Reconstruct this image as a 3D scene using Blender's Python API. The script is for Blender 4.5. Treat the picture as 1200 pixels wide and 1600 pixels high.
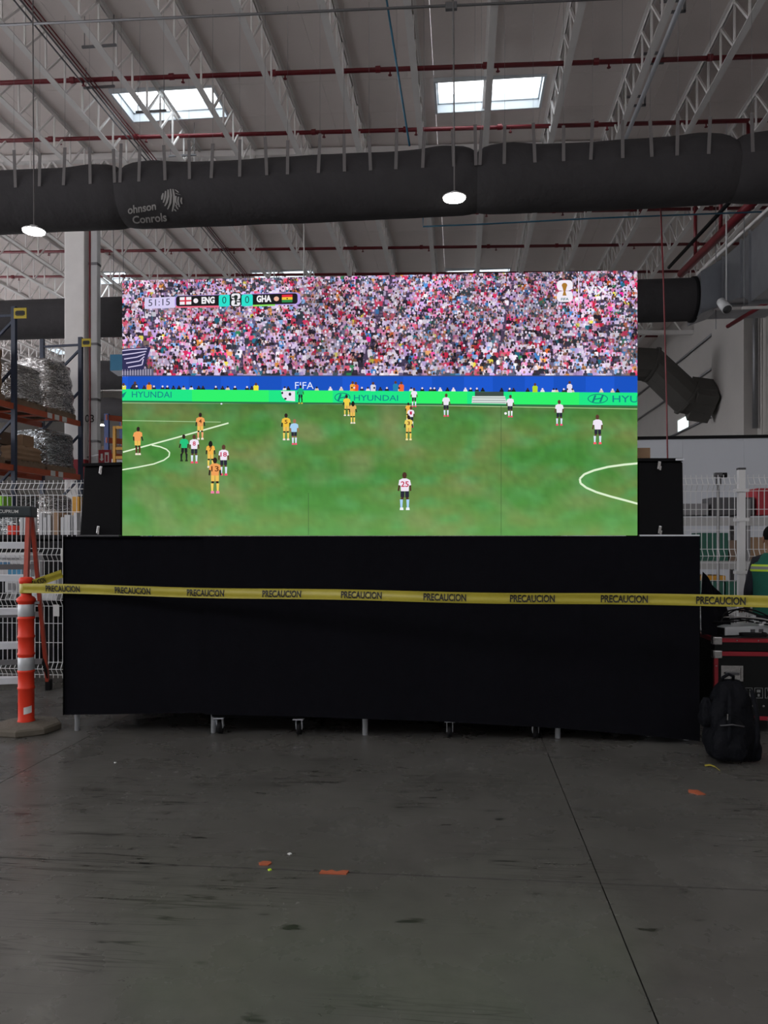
import bpy, bmesh, math, random
import numpy as np
from mathutils import Vector, Matrix, noise
random.seed(7)
rng = np.random.default_rng(11)
for o in list(bpy.data.objects): bpy.data.objects.remove(o)
SC = bpy.context.scene
COL = SC.collection

# ------------------------------------------------------------------ camera, world, exposure
FPX, CX, HY, EYE = 1200.0, 600.0, 845.0, 1.5      # focal length in px of the 1200x1600 frame, centre column, horizon row, eye height
PSI = math.atan(0.1)                               # the camera looks 5.7 degrees left of the building's long axis
CO, SI = math.cos(PSI), math.sin(PSI)
cd = bpy.data.cameras.new('camera'); cam = bpy.data.objects.new('camera', cd); COL.objects.link(cam)
cam.location = (0, 0, EYE); cam.rotation_euler = (math.pi/2, 0, PSI)
cd.sensor_fit = 'VERTICAL'; cd.sensor_height = 24.0; cd.lens = 24.0*FPX/1600.0
cd.shift_y = (HY-800.0)/1600.0; cd.clip_end = 300; cd.clip_start = 0.05
SC.camera = cam
w = bpy.data.worlds.new('daylight'); SC.world = w; w.use_nodes = True
bgn = w.node_tree.nodes['Background']; bgn.inputs[0].default_value = (0.97, 0.96, 1.0, 1); bgn.inputs[1].default_value = 3.15
SKY_E = 3.6          # skylight panes
LAMP_E = 45.0        # high-bay lamp lenses
SCREEN_E = 1.0
vs = SC.view_settings
vs.view_transform = 'Standard'; vs.look = 'None'; vs.exposure = 0.0; vs.gamma = 1.0; vs.use_curve_mapping = False

# ------------------------------------------------------------------ pixel helpers (a pixel gives a direction; depth comes from floor, wall or size)
def c2b(X, Z, h): return Vector((X*CO - Z*SI, X*SI + Z*CO, h))
def P(px, py, Z): return c2b((px-CX)/FPX*Z, Z, EYE + (HY-py)/FPX*Z)
def ray(px, py): return c2b((px-CX)/FPX, 1.0, (HY-py)/FPX)
CAMP = Vector((0, 0, EYE))
def Pw(px, py, wy): d = ray(px, py); return CAMP + d*(wy/d.y)
def Pu(px, py, ux): d = ray(px, py); return CAMP + d*(ux/d.x)
def Pz(px, py, z=0.0): d = ray(px, py); return CAMP + d*((z-EYE)/d.z)

# ------------------------------------------------------------------ materials
def S(h):
    h = h.lstrip('#'); r = []
    for i in (0, 2, 4):
        c = int(h[i:i+2], 16)/255; r.append(c/12.92 if c <= 0.04045 else ((c+0.055)/1.055)**2.4)
    return (r[0], r[1], r[2], 1.0)
MC = {}
def pm(name, col, rough=0.5, metal=0.0, var=0.12, scale=6.0, bump=0.05, bscale=None, spec=0.5, trans=0.0):
    if name in MC: return MC[name]
    if isinstance(col, str): col = S(col)
    m = bpy.data.materials.new(name); m.use_nodes = True; nt = m.node_tree; N = nt.nodes; L = nt.links
    b = N['Principled BSDF']; b.inputs['Roughness'].default_value = rough; b.inputs['Metallic'].default_value = metal
    b.inputs['Specular IOR Level'].default_value = spec
    tc = N.new('ShaderNodeTexCoord'); nz = N.new('ShaderNodeTexNoise'); nz.inputs['Scale'].default_value = scale; nz.inputs['Detail'].default_value = 5
    L.new(tc.outputs['Object'], nz.inputs['Vector'])
    mx = N.new('ShaderNodeMix'); mx.data_type = 'RGBA'
    mx.inputs[6].default_value = tuple(c*(1-var) for c in col[:3])+(1,); mx.inputs[7].default_value = tuple(min(1, c*(1+var)) for c in col[:3])+(1,)
    L.new(nz.outputs['Fac'], mx.inputs[0]); L.new(mx.outputs[2], b.inputs['Base Color'])
    if bump:
        n2 = N.new('ShaderNodeTexNoise'); n2.inputs['Scale'].default_value = bscale or scale*4; n2.inputs['Detail'].default_value = 4
        L.new(tc.outputs['Object'], n2.inputs['Vector'])
        bp = N.new('ShaderNodeBump'); bp.inputs['Strength'].default_value = bump; bp.inputs['Distance'].default_value = 0.05
        L.new(n2.outputs['Fac'], bp.inputs['Height']); L.new(bp.outputs['Normal'], b.inputs['Normal'])
    if trans: b.inputs['Transmission Weight'].default_value = trans
    MC[name] = m; return m
def em(name, col, e, vary=0.0):
    if name in MC: return MC[name]
    if isinstance(col, str): col = S(col)
    m = bpy.data.materials.new(name); m.use_nodes = True; nt = m.node_tree; N = nt.nodes
    b = N['Principled BSDF']; b.inputs['Base Color'].default_value = (0.8, 0.8, 0.8, 1)
    b.inputs['Emission Color'].default_value = col; b.inputs['Emission Strength'].default_value = e
    MC[name] = m; return m

M_deck = pm('vinyl_insulation', (0.80, 0.73, 0.70, 1), 0.38, 0, 0.06, 0.8, 0.25, 2.2)
M_steel = pm('white_painted_steel', (0.82, 0.80, 0.785, 1), 0.5, 0, 0.08, 3, 0.02)
M_red = pm('red_pipe_paint', (0.155, 0.009, 0.016, 1), 0.4, 0, 0.15, 3, 0.02)
M_black = pm('black_cloth', (0.0055, 0.0055, 0.0075, 1), 0.95, 0, 0.25, 14, 0.15, 300, 0.04)
M_blackbox = pm('black_textured_paint', (0.003, 0.003, 0.004, 1), 0.7, 0, 0.2, 30, 0.08, 400, 0.12)
M_duct = pm('charcoal_duct_fabric', (0.050, 0.048, 0.051, 1), 0.85, 0, 0.2, 2, 0.4, 5, 0.2)
M_strap = pm('grey_strap', (0.16, 0.15, 0.15, 1), 0.8)
M_galv = pm('galvanized_steel', (0.30, 0.31, 0.33, 1), 0.42, 0.75, 0.2, 2.5, 0.06, 4)
M_elbow = pm('dark_insulated_duct', (0.075, 0.072, 0.066, 1), 0.7, 0, 0.2, 2, 0.2, 5)
M_white = pm('white_powder_coat', (0.68, 0.69, 0.70, 1), 0.45, 0, 0.06, 6, 0.02)
M_wall = pm('painted_wall', (0.46, 0.44, 0.42, 1), 0.8, 0, 0.07, 1.2, 0.08, 6)
M_part = pm('white_partition_board', (0.52, 0.55, 0.60, 1), 0.5, 0, 0.05, 1.5, 0.02)
M_dark = pm('black_rubber', (0.007, 0.007, 0.008, 1), 0.7, spec=0.15)
M_cableb = pm('blue_cable', (0.02, 0.12, 0.20, 1), 0.5)
M_cond = pm('grey_conduit', (0.20, 0.20, 0.21, 1), 0.45, 0.5)
M_orange = pm('orange_rack_paint', (0.42, 0.085, 0.035, 1), 0.5, 0, 0.2, 5, 0.05)
M_navy = pm('navy_rack_paint', (0.020, 0.032, 0.065, 1), 0.5, 0, 0.2, 5)
M_blue = pm('blue_rack_paint', (0.03, 0.06, 0.20, 1), 0.5, 0, 0.2, 5)
M_wood = pm('pallet_wood', (0.20, 0.145, 0.10, 1), 0.85, 0, 0.35, 12, 0.2)
M_card = pm('cardboard', (0.30, 0.19, 0.115, 1), 0.85, 0, 0.12, 8, 0.05)
M_cardd = pm('dull_cardboard', (0.16, 0.11, 0.08, 1), 0.85, 0, 0.2, 8, 0.05)
M_wbox = pm('white_carton', (0.55, 0.56, 0.58, 1), 0.6, 0, 0.06, 6, 0.02)
def wrap_material(name, c0, c1, rough):
    m = bpy.data.materials.new(name); m.use_nodes = True; nt = m.node_tree; N = nt.nodes; L = nt.links; b = N['Principled BSDF']
    tc = N.new('ShaderNodeTexCoord'); mp = N.new('ShaderNodeMapping'); mp.inputs['Scale'].default_value = (2.2, 2.2, 8.0); L.new(tc.outputs['Object'], mp.inputs['Vector'])
    n1 = N.new('ShaderNodeTexNoise'); n1.inputs['Scale'].default_value = 1.6; n1.inputs['Detail'].default_value = 5; n1.inputs['Distortion'].default_value = 1.2; L.new(mp.outputs[0], n1.inputs['Vector'])
    r = N.new('ShaderNodeValToRGB'); r.color_ramp.elements[0].position = 0.36; r.color_ramp.elements[1].position = 0.64; r.color_ramp.elements[0].color = c0; r.color_ramp.elements[1].color = c1
    L.new(n1.outputs['Fac'], r.inputs[0]); L.new(r.outputs[0], b.inputs['Base Color'])
    b.inputs['Roughness'].default_value = rough; b.inputs['Metallic'].default_value = 0.8; b.inputs['Coat Weight'].default_value = 0.8; b.inputs['Coat Roughness'].default_value = 0.06
    n2 = N.new('ShaderNodeTexNoise'); n2.inputs['Scale'].default_value = 1.5; n2.inputs['Detail'].default_value = 2; n2.inputs['Distortion'].default_value = 2.0; L.new(mp.outputs[0], n2.inputs['Vector'])
    bp = N.new('ShaderNodeBump'); bp.inputs['Strength'].default_value = 1.0; bp.inputs['Distance'].default_value = 0.09; L.new(n2.outputs['Fac'], bp.inputs['Height']); L.new(bp.outputs[0], b.inputs['Normal']); L.new(bp.outputs[0], b.inputs['Coat Normal'])
    return m
M_wrap = wrap_material('clear_stretch_wrap', (0.40, 0.39, 0.38, 1), (0.92, 0.91, 0.90, 1), 0.10)
M_wrapd = wrap_material('smoky_stretch_wrap', (0.20, 0.22, 0.22, 1), (0.50, 0.53, 0.55, 1), 0.12)
M_delin = pm('orange_delineator_plastic', (0.68, 0.042, 0.018, 1), 0.45, 0, 0.08, 8, 0.03, None, 0.25)
M_refl = pm('silver_reflective_band', (0.46, 0.48, 0.50, 1), 0.35, 0.2, 0.08, 20, 0.05)
M_base = pm('dusty_rubber_base', (0.105, 0.092, 0.072, 1), 0.9, 0, 0.3, 9, 0.2)
M_tape = pm('yellow_caution_tape', (0.37, 0.32, 0.035, 1), 0.35, 0, 0.12, 5, 0.15, 9)
M_ink = pm('black_ink', (0.012, 0.012, 0.010, 1), 0.6)
M_frp = pm('orange_fibreglass', (0.42, 0.055, 0.028, 1), 0.5, 0, 0.12, 8, 0.03)
M_alu = pm('aluminium', (0.66, 0.69, 0.74, 1), 0.42, 0.35, 0.08, 9, 0.03)
M_cap = pm('dark_teal_plastic', (0.020, 0.032, 0.038, 1), 0.5)
M_printw = pm('white_print', (0.62, 0.63, 0.62, 1), 0.6, 0, 0.05)
M_printg = pm('grey_print', (0.34, 0.33, 0.32, 1), 0.8, 0, 0.1)
M_redc = pm('red_case_edge', (0.24, 0.006, 0.016, 1), 0.4, 0, 0.1)
M_case = pm('black_case_laminate', (0.006, 0.007, 0.007, 1), 0.6, 0, 0.2, 20, 0.05, None, 0.15)
M_chrome = pm('chrome', (0.42, 0.42, 0.42, 1), 0.25, 0.9, 0.1)
M_yel = pm('yellow_sign', (0.55, 0.42, 0.02, 1), 0.5)
M_yelg = pm('yellow_guard_paint', (0.55, 0.27, 0.02, 1), 0.5)
M_green = pm('green_tote', (0.008, 0.085, 0.055, 1), 0.5, 0, 0.15)
M_vest = pm('green_vest', (0.006, 0.105, 0.072, 1), 0.8, 0, 0.15, 10, 0.1, 60)
M_hivis = pm('lime_reflective_tape', (0.50, 0.75, 0.04, 1), 0.5)
M_greyt = pm('grey_reflective_tape', (0.20, 0.21, 0.21, 1), 0.4)
M_shirt = pm('dark_navy_cloth', (0.010, 0.012, 0.020, 1), 0.9, 0, 0.2, 20, 0.1)
M_skin = pm('skin', (0.30, 0.15, 0.09, 1), 0.5, 0, 0.06)
M_hair = pm('black_hair', (0.004, 0.004, 0.004, 1), 0.8, 0, 0.3, 40, 0.4, 90, 0.1)
M_bag = pm('black_nylon', (0.0035, 0.004, 0.006, 1), 0.75, 0, 0.3, 9, 0.6, 14, 0.12)
M_joint = pm('joint_filler', (0.02, 0.02, 0.02, 1), 0.9)
M_sblue = pm('blue_sign', (0.05, 0.24, 0.42, 1), 0.5)
M_sred = pm('red_sign', (0.30, 0.010, 0.020, 1), 0.5)
M_dgrey = pm('dark_grey_metal', (0.05, 0.05, 0.055, 1), 0.5)
M_oscrap = pm('orange_scrap_paper', (0.36, 0.085, 0.035, 1), 0.7)

def floor_material():
    m = bpy.data.materials.new('polished_concrete'); m.use_nodes = True; nt = m.node_tree; N = nt.nodes; L = nt.links
    b = N['Principled BSDF']; geo = N.new('ShaderNodeNewGeometry')
    def nz(sc, det, rough=0.5, vec=None):
        n = N.new('ShaderNodeTexNoise'); n.inputs['Scale'].default_value = sc; n.inputs['Detail'].default_value = det; n.inputs['Roughness'].default_value = rough
        L.new(vec or geo.outputs['Position'], n.inputs['Vector']); return n.outputs['Fac']
    def ramp(f, a, b_, ca, cb):
        r = N.new('ShaderNodeValToRGB'); r.color_ramp.elements[0].position = a; r.color_ramp.elements[1].position = b_
        r.color_ramp.elements[0].color = ca; r.color_ramp.elements[1].color = cb; L.new(f, r.inputs[0]); return r.outputs[0]
    def mul(a, b_, f=1.0):
        x = N.new('ShaderNodeMix'); x.data_type = 'RGBA'; x.blend_type = 'MULTIPLY'; x.inputs[0].default_value = f
        L.new(a, x.inputs[6]); L.new(b_, x.inputs[7]); return x.outputs[2]
    base = ramp(nz(0.9, 8, 0.6), 0.3, 0.7, (0.080, 0.077, 0.071, 1), (0.118, 0.114, 0.106, 1))
    fine = ramp(nz(9, 6, 0.7), 0.25, 0.6, (0.80, 0.80, 0.80, 1), (1, 1, 1, 1))
    c = mul(base, fine)
    # dark scuffs: small blobs elongated across the aisle
    mp = N.new('ShaderNodeMapping'); mp.inputs['Scale'].default_value = (2.2, 6.5, 1); L.new(geo.outputs['Position'], mp.inputs['Vector'])
    sc = ramp(nz(1.6, 3, 0.55, mp.outputs[0]), 0.665, 0.72, (1, 1, 1, 1), (0.30, 0.30, 0.30, 1))
    c = mul(c, sc)
    # long thin scratches
    for rot, scl, seed in ((0.12, (0.35, 9, 1), 0), (-0.35, (0.5, 7, 1), 5), (1.2, (0.4, 8, 1), 9)):
        mp = N.new('ShaderNodeMapping'); mp.inputs['Rotation'].default_value = (0, 0, rot); mp.inputs['Location'].default_value = (seed, seed, 0)
        mp.inputs['Scale'].default_value = scl; L.new(geo.outputs['Position'], mp.inputs['Vector'])
        n = nz(1.3, 2, 0.4, mp.outputs[0])
        d = N.new('ShaderNodeMath'); d.operation = 'SUBTRACT'; d.inputs[1].default_value = 0.5; L.new(n, d.inputs[0])
        a = N.new('ShaderNodeMath'); a.operation = 'ABSOLUTE'; L.new(d.outputs[0], a.inputs[0])
        msk = ramp(nz(0.8, 2, 0.5), 0.47, 0.56, (0, 0, 0, 1), (1, 1, 1, 1))
        ln = ramp(a.outputs[0], 0.0, 0.008, (0.38, 0.38, 0.38, 1), (1, 1, 1, 1))
        x = N.new('ShaderNodeMix'); x.data_type = 'RGBA'; L.new(msk, x.inputs[0]); x.inputs[6].default_value = (1, 1, 1, 1); L.new(ln, x.inputs[7])
        c = mul(c, x.outputs[2])
    L.new(c, b.inputs['Base Color'])
    rr = N.new('ShaderNodeMapRange'); rr.inputs[1].default_value = 0.3; rr.inputs[2].default_value = 0.7; rr.inputs[3].default_value = 0.20; rr.inputs[4].default_value = 0.36
    L.new(nz(2.2, 6, 0.6), rr.inputs[0]); L.new(rr.outputs[0], b.inputs['Roughness'])
    b.inputs['Specular IOR Level'].default_value = 0.35
    bp = N.new('ShaderNodeBump'); bp.inputs['Strength'].default_value = 0.05; bp.inputs['Distance'].default_value = 0.02
    L.new(nz(3, 6, 0.6), bp.inputs['Height']); L.new(bp.outputs[0], b.inputs['Normal'])
    return m
M_floor = floor_material()

# ------------------------------------------------------------------ mesh helpers
WM = {}
def frame_of(o): return WM.get(o.name, Matrix.Identity(4))
def tag(o, label=None, cat=None, group=None, kind=None):
    if label: o['label'] = label
    if cat: o['category'] = cat
    if group: o['group'] = group
    if kind: o['kind'] = kind
    return o
def thing(name, label, cat, loc=(0, 0, 0), rz=0.0, group=None, kind=None):
    o = bpy.data.objects.new(name, None); COL.objects.link(o); o.empty_display_size = 0.1
    o.location = loc; o.rotation_euler = (0, 0, rz)
    WM[o.name] = Matrix.Translation(Vector(loc)) @ Matrix.Rotation(rz, 4, 'Z')
    return tag(o, label, cat, group, kind)
def copy_tree(o, loc=None, rz=None, parent=None, label=None, group=None):
    c = o.copy(); COL.objects.link(c)
    if parent: c.parent = parent
    if loc is not None: c.location = loc
    if rz is not None: c.rotation_euler = (0, 0, rz)
    if label: c['label'] = label
    if group: c['group'] = group
    WM[c.name] = Matrix.Translation(c.location) @ Matrix.Rotation(c.rotation_euler.z, 4, 'Z')
    for ch in [x for x in ALLCH.get(o.name, [])]:
        k = copy_tree(ch, parent=c); ALLCH.setdefault(c.name, []).append(k)
    return c
ALLCH = {}

class MB:
    def __init__(s): s.v = []; s.f = []; s.fm = []; s.cur = 0
    def add(s, vs, fs):
        n = len(s.v); s.v += [Vector(q) for q in vs]; s.f += [tuple(i+n for i in q) for q in fs]; s.fm += [s.cur]*len(fs); return s
    def box(s, c, d, M=None, taper=1.0):
        x, y, z = d[0]/2, d[1]/2, d[2]/2; t = taper
        vs = [(-x, -y, -z), (x, -y, -z), (x, y, -z), (-x, y, -z), (-x*t, -y*t, z), (x*t, -y*t, z), (x*t, y*t, z), (-x*t, y*t, z)]
        vs = [(M @ Vector(q) if M else Vector(q)) + Vector(c) for q in vs]
        return s.add(vs, [(0, 3, 2, 1), (4, 5, 6, 7), (0, 1, 5, 4), (1, 2, 6, 5), (2, 3, 7, 6), (3, 0, 4, 7)])
    def bb(s, x0, x1, y0, y1, z0, z1): return s.box(((x0+x1)/2, (y0+y1)/2, (z0+z1)/2), (x1-x0, y1-y0, z1-z0))
    def cbox(s, c, d, b=0.01, M=None):          # box with chamfered edges
        bm = bmesh.new(); bmesh.ops.create_cube(bm, size=1.0)
        for q in bm.verts: q.co = Vector((q.co.x*d[0], q.co.y*d[1], q.co.z*d[2]))
        bmesh.ops.bevel(bm, geom=list(bm.edges), offset=b, segments=2, affect='EDGES', profile=0.6)
        bm.verts.ensure_lookup_table()
        vs = [(M @ q.co if M else q.co) + Vector(c) for q in bm.verts]; fs = [tuple(q.index for q in f.verts) for f in bm.faces]
        bm.free(); return s.add(vs, fs)
    def bar(s, a, b, wx, h, up=(0, 0, 1)):
        a, b = Vector(a), Vector(b); d = (b-a).normalized(); up = Vector(up)
        if abs(d.dot(up)) > 0.98: up = Vector((0, 1, 0))
        r = d.cross(up).normalized(); u = r.cross(d)
        o = [(-wx/2, -h/2), (wx/2, -h/2), (wx/2, h/2), (-wx/2, h/2)]
        vs = [p + r*i + u*j for p in (a, b) for i, j in o]
        return s.add(vs, [(0, 1, 2, 3), (7, 6, 5, 4), (0, 4, 5, 1), (1, 5, 6, 2), (2, 6, 7, 3), (3, 7, 4, 0)])
    def tube(s, pts, r, n=8, caps=True, rs=None):
        pts = [Vector(p) for p in pts]; rings = []; prev = None
        for i, p in enumerate(pts):
            t = (pts[min(i+1, len(pts)-1)] - pts[max(i-1, 0)]).normalized()
            if prev is None:
                a = Vector((0, 0, 1)) if abs(t.z) < 0.9 else Vector((0, 1, 0)); e = t.cross(a).normalized()
            else: e = (prev - t*prev.dot(t)).normalized()
            prev = e; f = t.cross(e); rr = rs[i] if rs else r
            rings.append([p + (e*math.cos(k*2*math.pi/n) + f*math.sin(k*2*math.pi/n))*rr for k in range(n)])
        vs = [q for ring in rings for q in ring]; fs = []
        for i in range(len(pts)-1):
            for k in range(n): fs.append((i*n+k, i*n+(k+1) % n, (i+1)*n+(k+1) % n, (i+1)*n+k))
        if caps: fs.append(tuple(reversed(range(n)))); fs.append(tuple((len(pts)-1)*n+k for k in range(n)))
        return s.add(vs, fs)
    def cyl(s, a, b, r, n=12, r2=None): return s.tube([a, b], r, n, True, [r, r if r2 is None else r2])
    def lathe(s, prof, c=(0, 0, 0), n=24):
        c = Vector(c); vs = []; fs = []
        for r, z in prof:
            for k in range(n): vs.append(c + Vector((r*math.cos(k*2*math.pi/n), r*math.sin(k*2*math.pi/n), z)))
        for i in range(len(prof)-1):
            for k in range(n): fs.append((i*n+k, i*n+(k+1) % n, (i+1)*n+(k+1) % n, (i+1)*n+k))
        fs.append(tuple(reversed(range(n)))); fs.append(tuple((len(prof)-1)*n+k for k in range(n)))
        return s.add(vs, fs)
    def grid(s, fn, nu, nv):
        vs = [fn(i/nu, j/nv) for j in range(nv+1) for i in range(nu+1)]
        fs = [(j*(nu+1)+i, j*(nu+1)+i+1, (j+1)*(nu+1)+i+1, (j+1)*(nu+1)+i) for j in range(nv) for i in range(nu)]
        return s.add(vs, fs)
    def build(s, name, mats, parent=None, smooth=False, local=False, origin=None):
        me = bpy.data.meshes.new(name); o = bpy.data.objects.new(name, me); COL.objects.link(o)
        vs = s.v
        if parent is not None:
            o.parent = parent; WM[o.name] = frame_of(parent).copy(); ALLCH.setdefault(parent.name, []).append(o)
            if not local:
                inv = frame_of(parent).inverted(); vs = [inv @ q for q in vs]
        else:
            if origin is None:
                xs = [q.x for q in vs]; ys = [q.y for q in vs]; zs = [q.z for q in vs]
                origin = Vector(((min(xs)+max(xs))/2, (min(ys)+max(ys))/2, min(zs)))
            vs = [q-origin for q in vs]; o.location = origin; WM[o.name] = Matrix.Translation(origin)
        me.from_pydata([tuple(q) for q in vs], [], s.f)
        for m in (mats if isinstance(mats, (list, tuple)) else [mats]): me.materials.append(m)
        if isinstance(mats, (list, tuple)) and len(mats) > 1: me.polygons.foreach_set('material_index', s.fm)
        if smooth: me.polygons.foreach_set('use_smooth', [True]*len(me.polygons))
        me.update()
        bm = bmesh.new(); bm.from_mesh(me); bmesh.ops.recalc_face_normals(bm, faces=bm.faces); bm.to_mesh(me); bm.free()
        return o
def inst(mesh_obj, parent, loc, name=None):       # another piece that shares mesh data
    c = bpy.data.objects.new(name or mesh_obj.name.split('.')[0], mesh_obj.data); COL.objects.link(c); c.parent = parent; c.location = loc
    WM[c.name] = frame_of(parent).copy(); ALLCH.setdefault(parent.name, []).append(c); return c
def struct(name, mb, mat, parent=None, smooth=False): return tag(mb.build(name, mat, parent, smooth), kind='structure' if parent is None else None)

_tc = {}
def text_geo(s, bold=0.0, shear=0.0):
    key = (s, bold, shear)
    if key in _tc: return _tc[key]
    cu = bpy.data.curves.new('lettering_source', 'FONT'); cu.body = s; cu.offset = bold; cu.shear = shear; cu.resolution_u = 3; cu.fill_mode = 'FRONT'
    ob = bpy.data.objects.new('lettering_source', cu); COL.objects.link(ob)
    bpy.context.view_layer.update(); dg = bpy.context.evaluated_depsgraph_get()
    me = bpy.data.meshes.new_from_object(ob.evaluated_get(dg))
    vs = [(q.co.x, q.co.y) for q in me.vertices]; fs = [tuple(p.vertices) for p in me.polygons]
    bpy.data.objects.remove(ob); bpy.data.curves.remove(cu); bpy.data.meshes.remove(me)
    x0 = min(q[0] for q in vs); x1 = max(q[0] for q in vs); y0 = min(q[1] for q in vs); y1 = max(q[1] for q in vs)
    vs = [((a-x0)/(x1-x0), (b-y0)/(y1-y0)) for a, b in vs]
    _tc[key] = (vs, fs); return _tc[key]

# ================================================================== STRUCTURE
# floor: concrete slabs with saw-cut joints
fl = thing('floor', 'grey polished concrete warehouse floor with saw-cut joints', None, kind='structure')
b = MB(); b.bb(-27, 14, -14, 54, -0.30, -0.012); b.build('joint_bed', M_joint, fl)
u0, du = 0.61, 3.45; w0, dw = 3.44, 3.5; g = 0.003
proto = None
for i in range(-4, 3):
    for j in range(-2, 4):
        x0, y0 = u0+i*du, w0+j*dw
        if proto is None:
            b = MB(); n = 1
            b.bb(g, du-g, 0.007, dw-0.007, -0.2, 0); proto = b.build('slab', M_floor, fl, local=True); proto.location = (x0, y0, 0)
        else: inst(proto, fl, (x0, y0, 0), 'slab')
xa, xb, ya, yb = u0-4*du, u0+3*du, w0-2*dw, w0+4*dw
b = MB(); b.bb(-27, 14, yb, 54, -0.2, 0).bb(-27, 14, -14, ya, -0.2, 0).bb(-27, xa, ya, yb, -0.2, 0).bb(xb, 14, ya, yb, -0.2, 0)
b.build('slab_field', M_floor, fl)

def zr(u): return 11.60 - 0.026*u              # roof deck underside, falling gently to the right
SKU, SKW = 7.4, 11.8                             # skylight spacing
SK0, SW0 = 0.63, 16.80                           # centre column, near edge of the first visible row
SLEN = 1.28
ce = thing('ceiling', 'white insulated metal roof deck with rows of skylights', None, kind='structure')
rear = MB()
def deck_cell(b, x0, x1, y0, y1, t=0.12): 
    vs = [(x0, y0, zr(x0)), (x1, y0, zr(x1)), (x1, y1, zr(x1)), (x0, y1, zr(x0)), (x0, y0, zr(x0)+t), (x1, y0, zr(x1)+t), (x1, y1, zr(x1)+t), (x0, y1, zr(x0)+t)]
    b.add(vs, [(0, 3, 2, 1), (4, 5, 6, 7), (0, 1, 5, 4), (1, 2, 6, 5), (2, 3, 7, 6), (3, 0, 4, 7)])
strips = []
for c in range(-4, 2):
    uc = SK0+c*SKU
    strips += [(uc-1.22, uc+1.22, True), (uc+1.22, uc+3.70, False), (uc+3.70, uc+6.18, False)]
rows = []
for r in range(-2, 4):
    wc = SW0+r*SKW; q = (SKW-SLEN)/3
    rows += [(wc, wc+SLEN, True)] + [(wc+SLEN+k*q, wc+SLEN+(k+1)*q, False) for k in range(3)]
sky_id = 0
M_pane = em('skylight_diffuser', (0.92, 0.97, 1.0, 1), SKY_E)
M_curb = pm('white_curb', (0.60, 0.65, 0.69, 1), 0.5, 0, 0.04, 3, 0.03)
for (y0, y1, sr) in rows:
    for (x0, x1, sc_) in strips:
        if x0 > 13.5 or x1 < -27: continue
        if sr and sc_ and x0 < 6:
            sky_id += 1; z = min(zr(x0), zr(x1))
            t = thing('window_%d' % sky_id, None, None, ((x0+x1)/2, (y0+y1)/2, z), kind='structure')
            b = MB(); h = 0.42; k = 0.05
            b.bb(x0, x0+k, y0, y1, z-0.03, z+h).bb(x1-k, x1, y0, y1, z-0.03, z+h).bb(x0+k, x1-k, y0, y0+k, z-0.03, z+h).bb(x0+k, x1-k, y1-k, y1, z-0.03, z+h)
            b.build('curb', M_curb, t)
            b = MB(); b.bb(x0+k, x1-k, y0+k, y1-k, z+h-0.03, z+h); b.build('pane', M_pane, t)
            b = MB(); b.bb(x0+k, x1-k, y1-k-0.03, y1-k, z+0.17, z+0.20).bb(x0+k, x0+k+0.03, y0+k, y1-k, z+0.17, z+0.20).bb(x1-k-0.03, x1-k, y0+k, y1-k, z+0.17, z+0.20); b.build('frame', M_curb, t)
            continue
        if y1 < 9.5: deck_cell(rear, x0, x1, y0, y1)
        else:
            b = MB(); deck_cell(b, x0+0.004, x1-0.004, y0+0.004, y1-0.004); b.build('deck_panel', M_deck, ce)
rear.build('deck_field', M_deck, ce)

# walls
RW = 9.5
b = MB(); b.bb(RW, RW+0.25, -14, 54, 0, 11.6); wr = struct('wall_right', b, M_wall)
for wy, hw_ in ((19.7, 0.35), (27.4, 1.6), (45.8, 0.35)):
    b = MB(); b.bb(RW-0.42, RW, wy-hw_, wy+hw_, 0, 11.2); b.build('pilaster', M_wall, wr)
b = MB(); b.bb(-27, RW, 53.6, 53.9, 0, 12.6); struct('wall_back', b, M_wall)
b = MB(); b.bb(-27.2, -27, 38, 54, 0, 12.3); struct('wall_left', b, M_wall)
b = MB(); b.bb(-27, RW, -14.2, -14, 0, 12.3); struct('wall_front', b, M_wall)
# window in the right wall
wp = [Pu(1062, 676, RW), Pu(1079, 648, RW)]
y0, y1 = wp[1].y, wp[0].y; z0, z1 = wp[0].z, wp[1].z
t = thing('window_90', None, None, (RW, (y0+y1)/2, z0), kind='structure')
b = MB(); b.bb(RW-0.06, RW-0.02, y0, y1, z0, z1); b.build('pane', em('window_daylight', (0.80, 1.0, 0.97, 1), 1.6), t)
b = MB()
for (a, c, d, e) in ((y0-.05, y0, z0-.05, z1+.05), (y1, y1+.05, z0-.05, z1+.05), (y0, y1, z0-.05, z0), (y0, y1, z1, z1+.05)): b.bb(RW-0.09, RW, a, c, d, e)
b.build('window_frame', M_steel, t)

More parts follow.
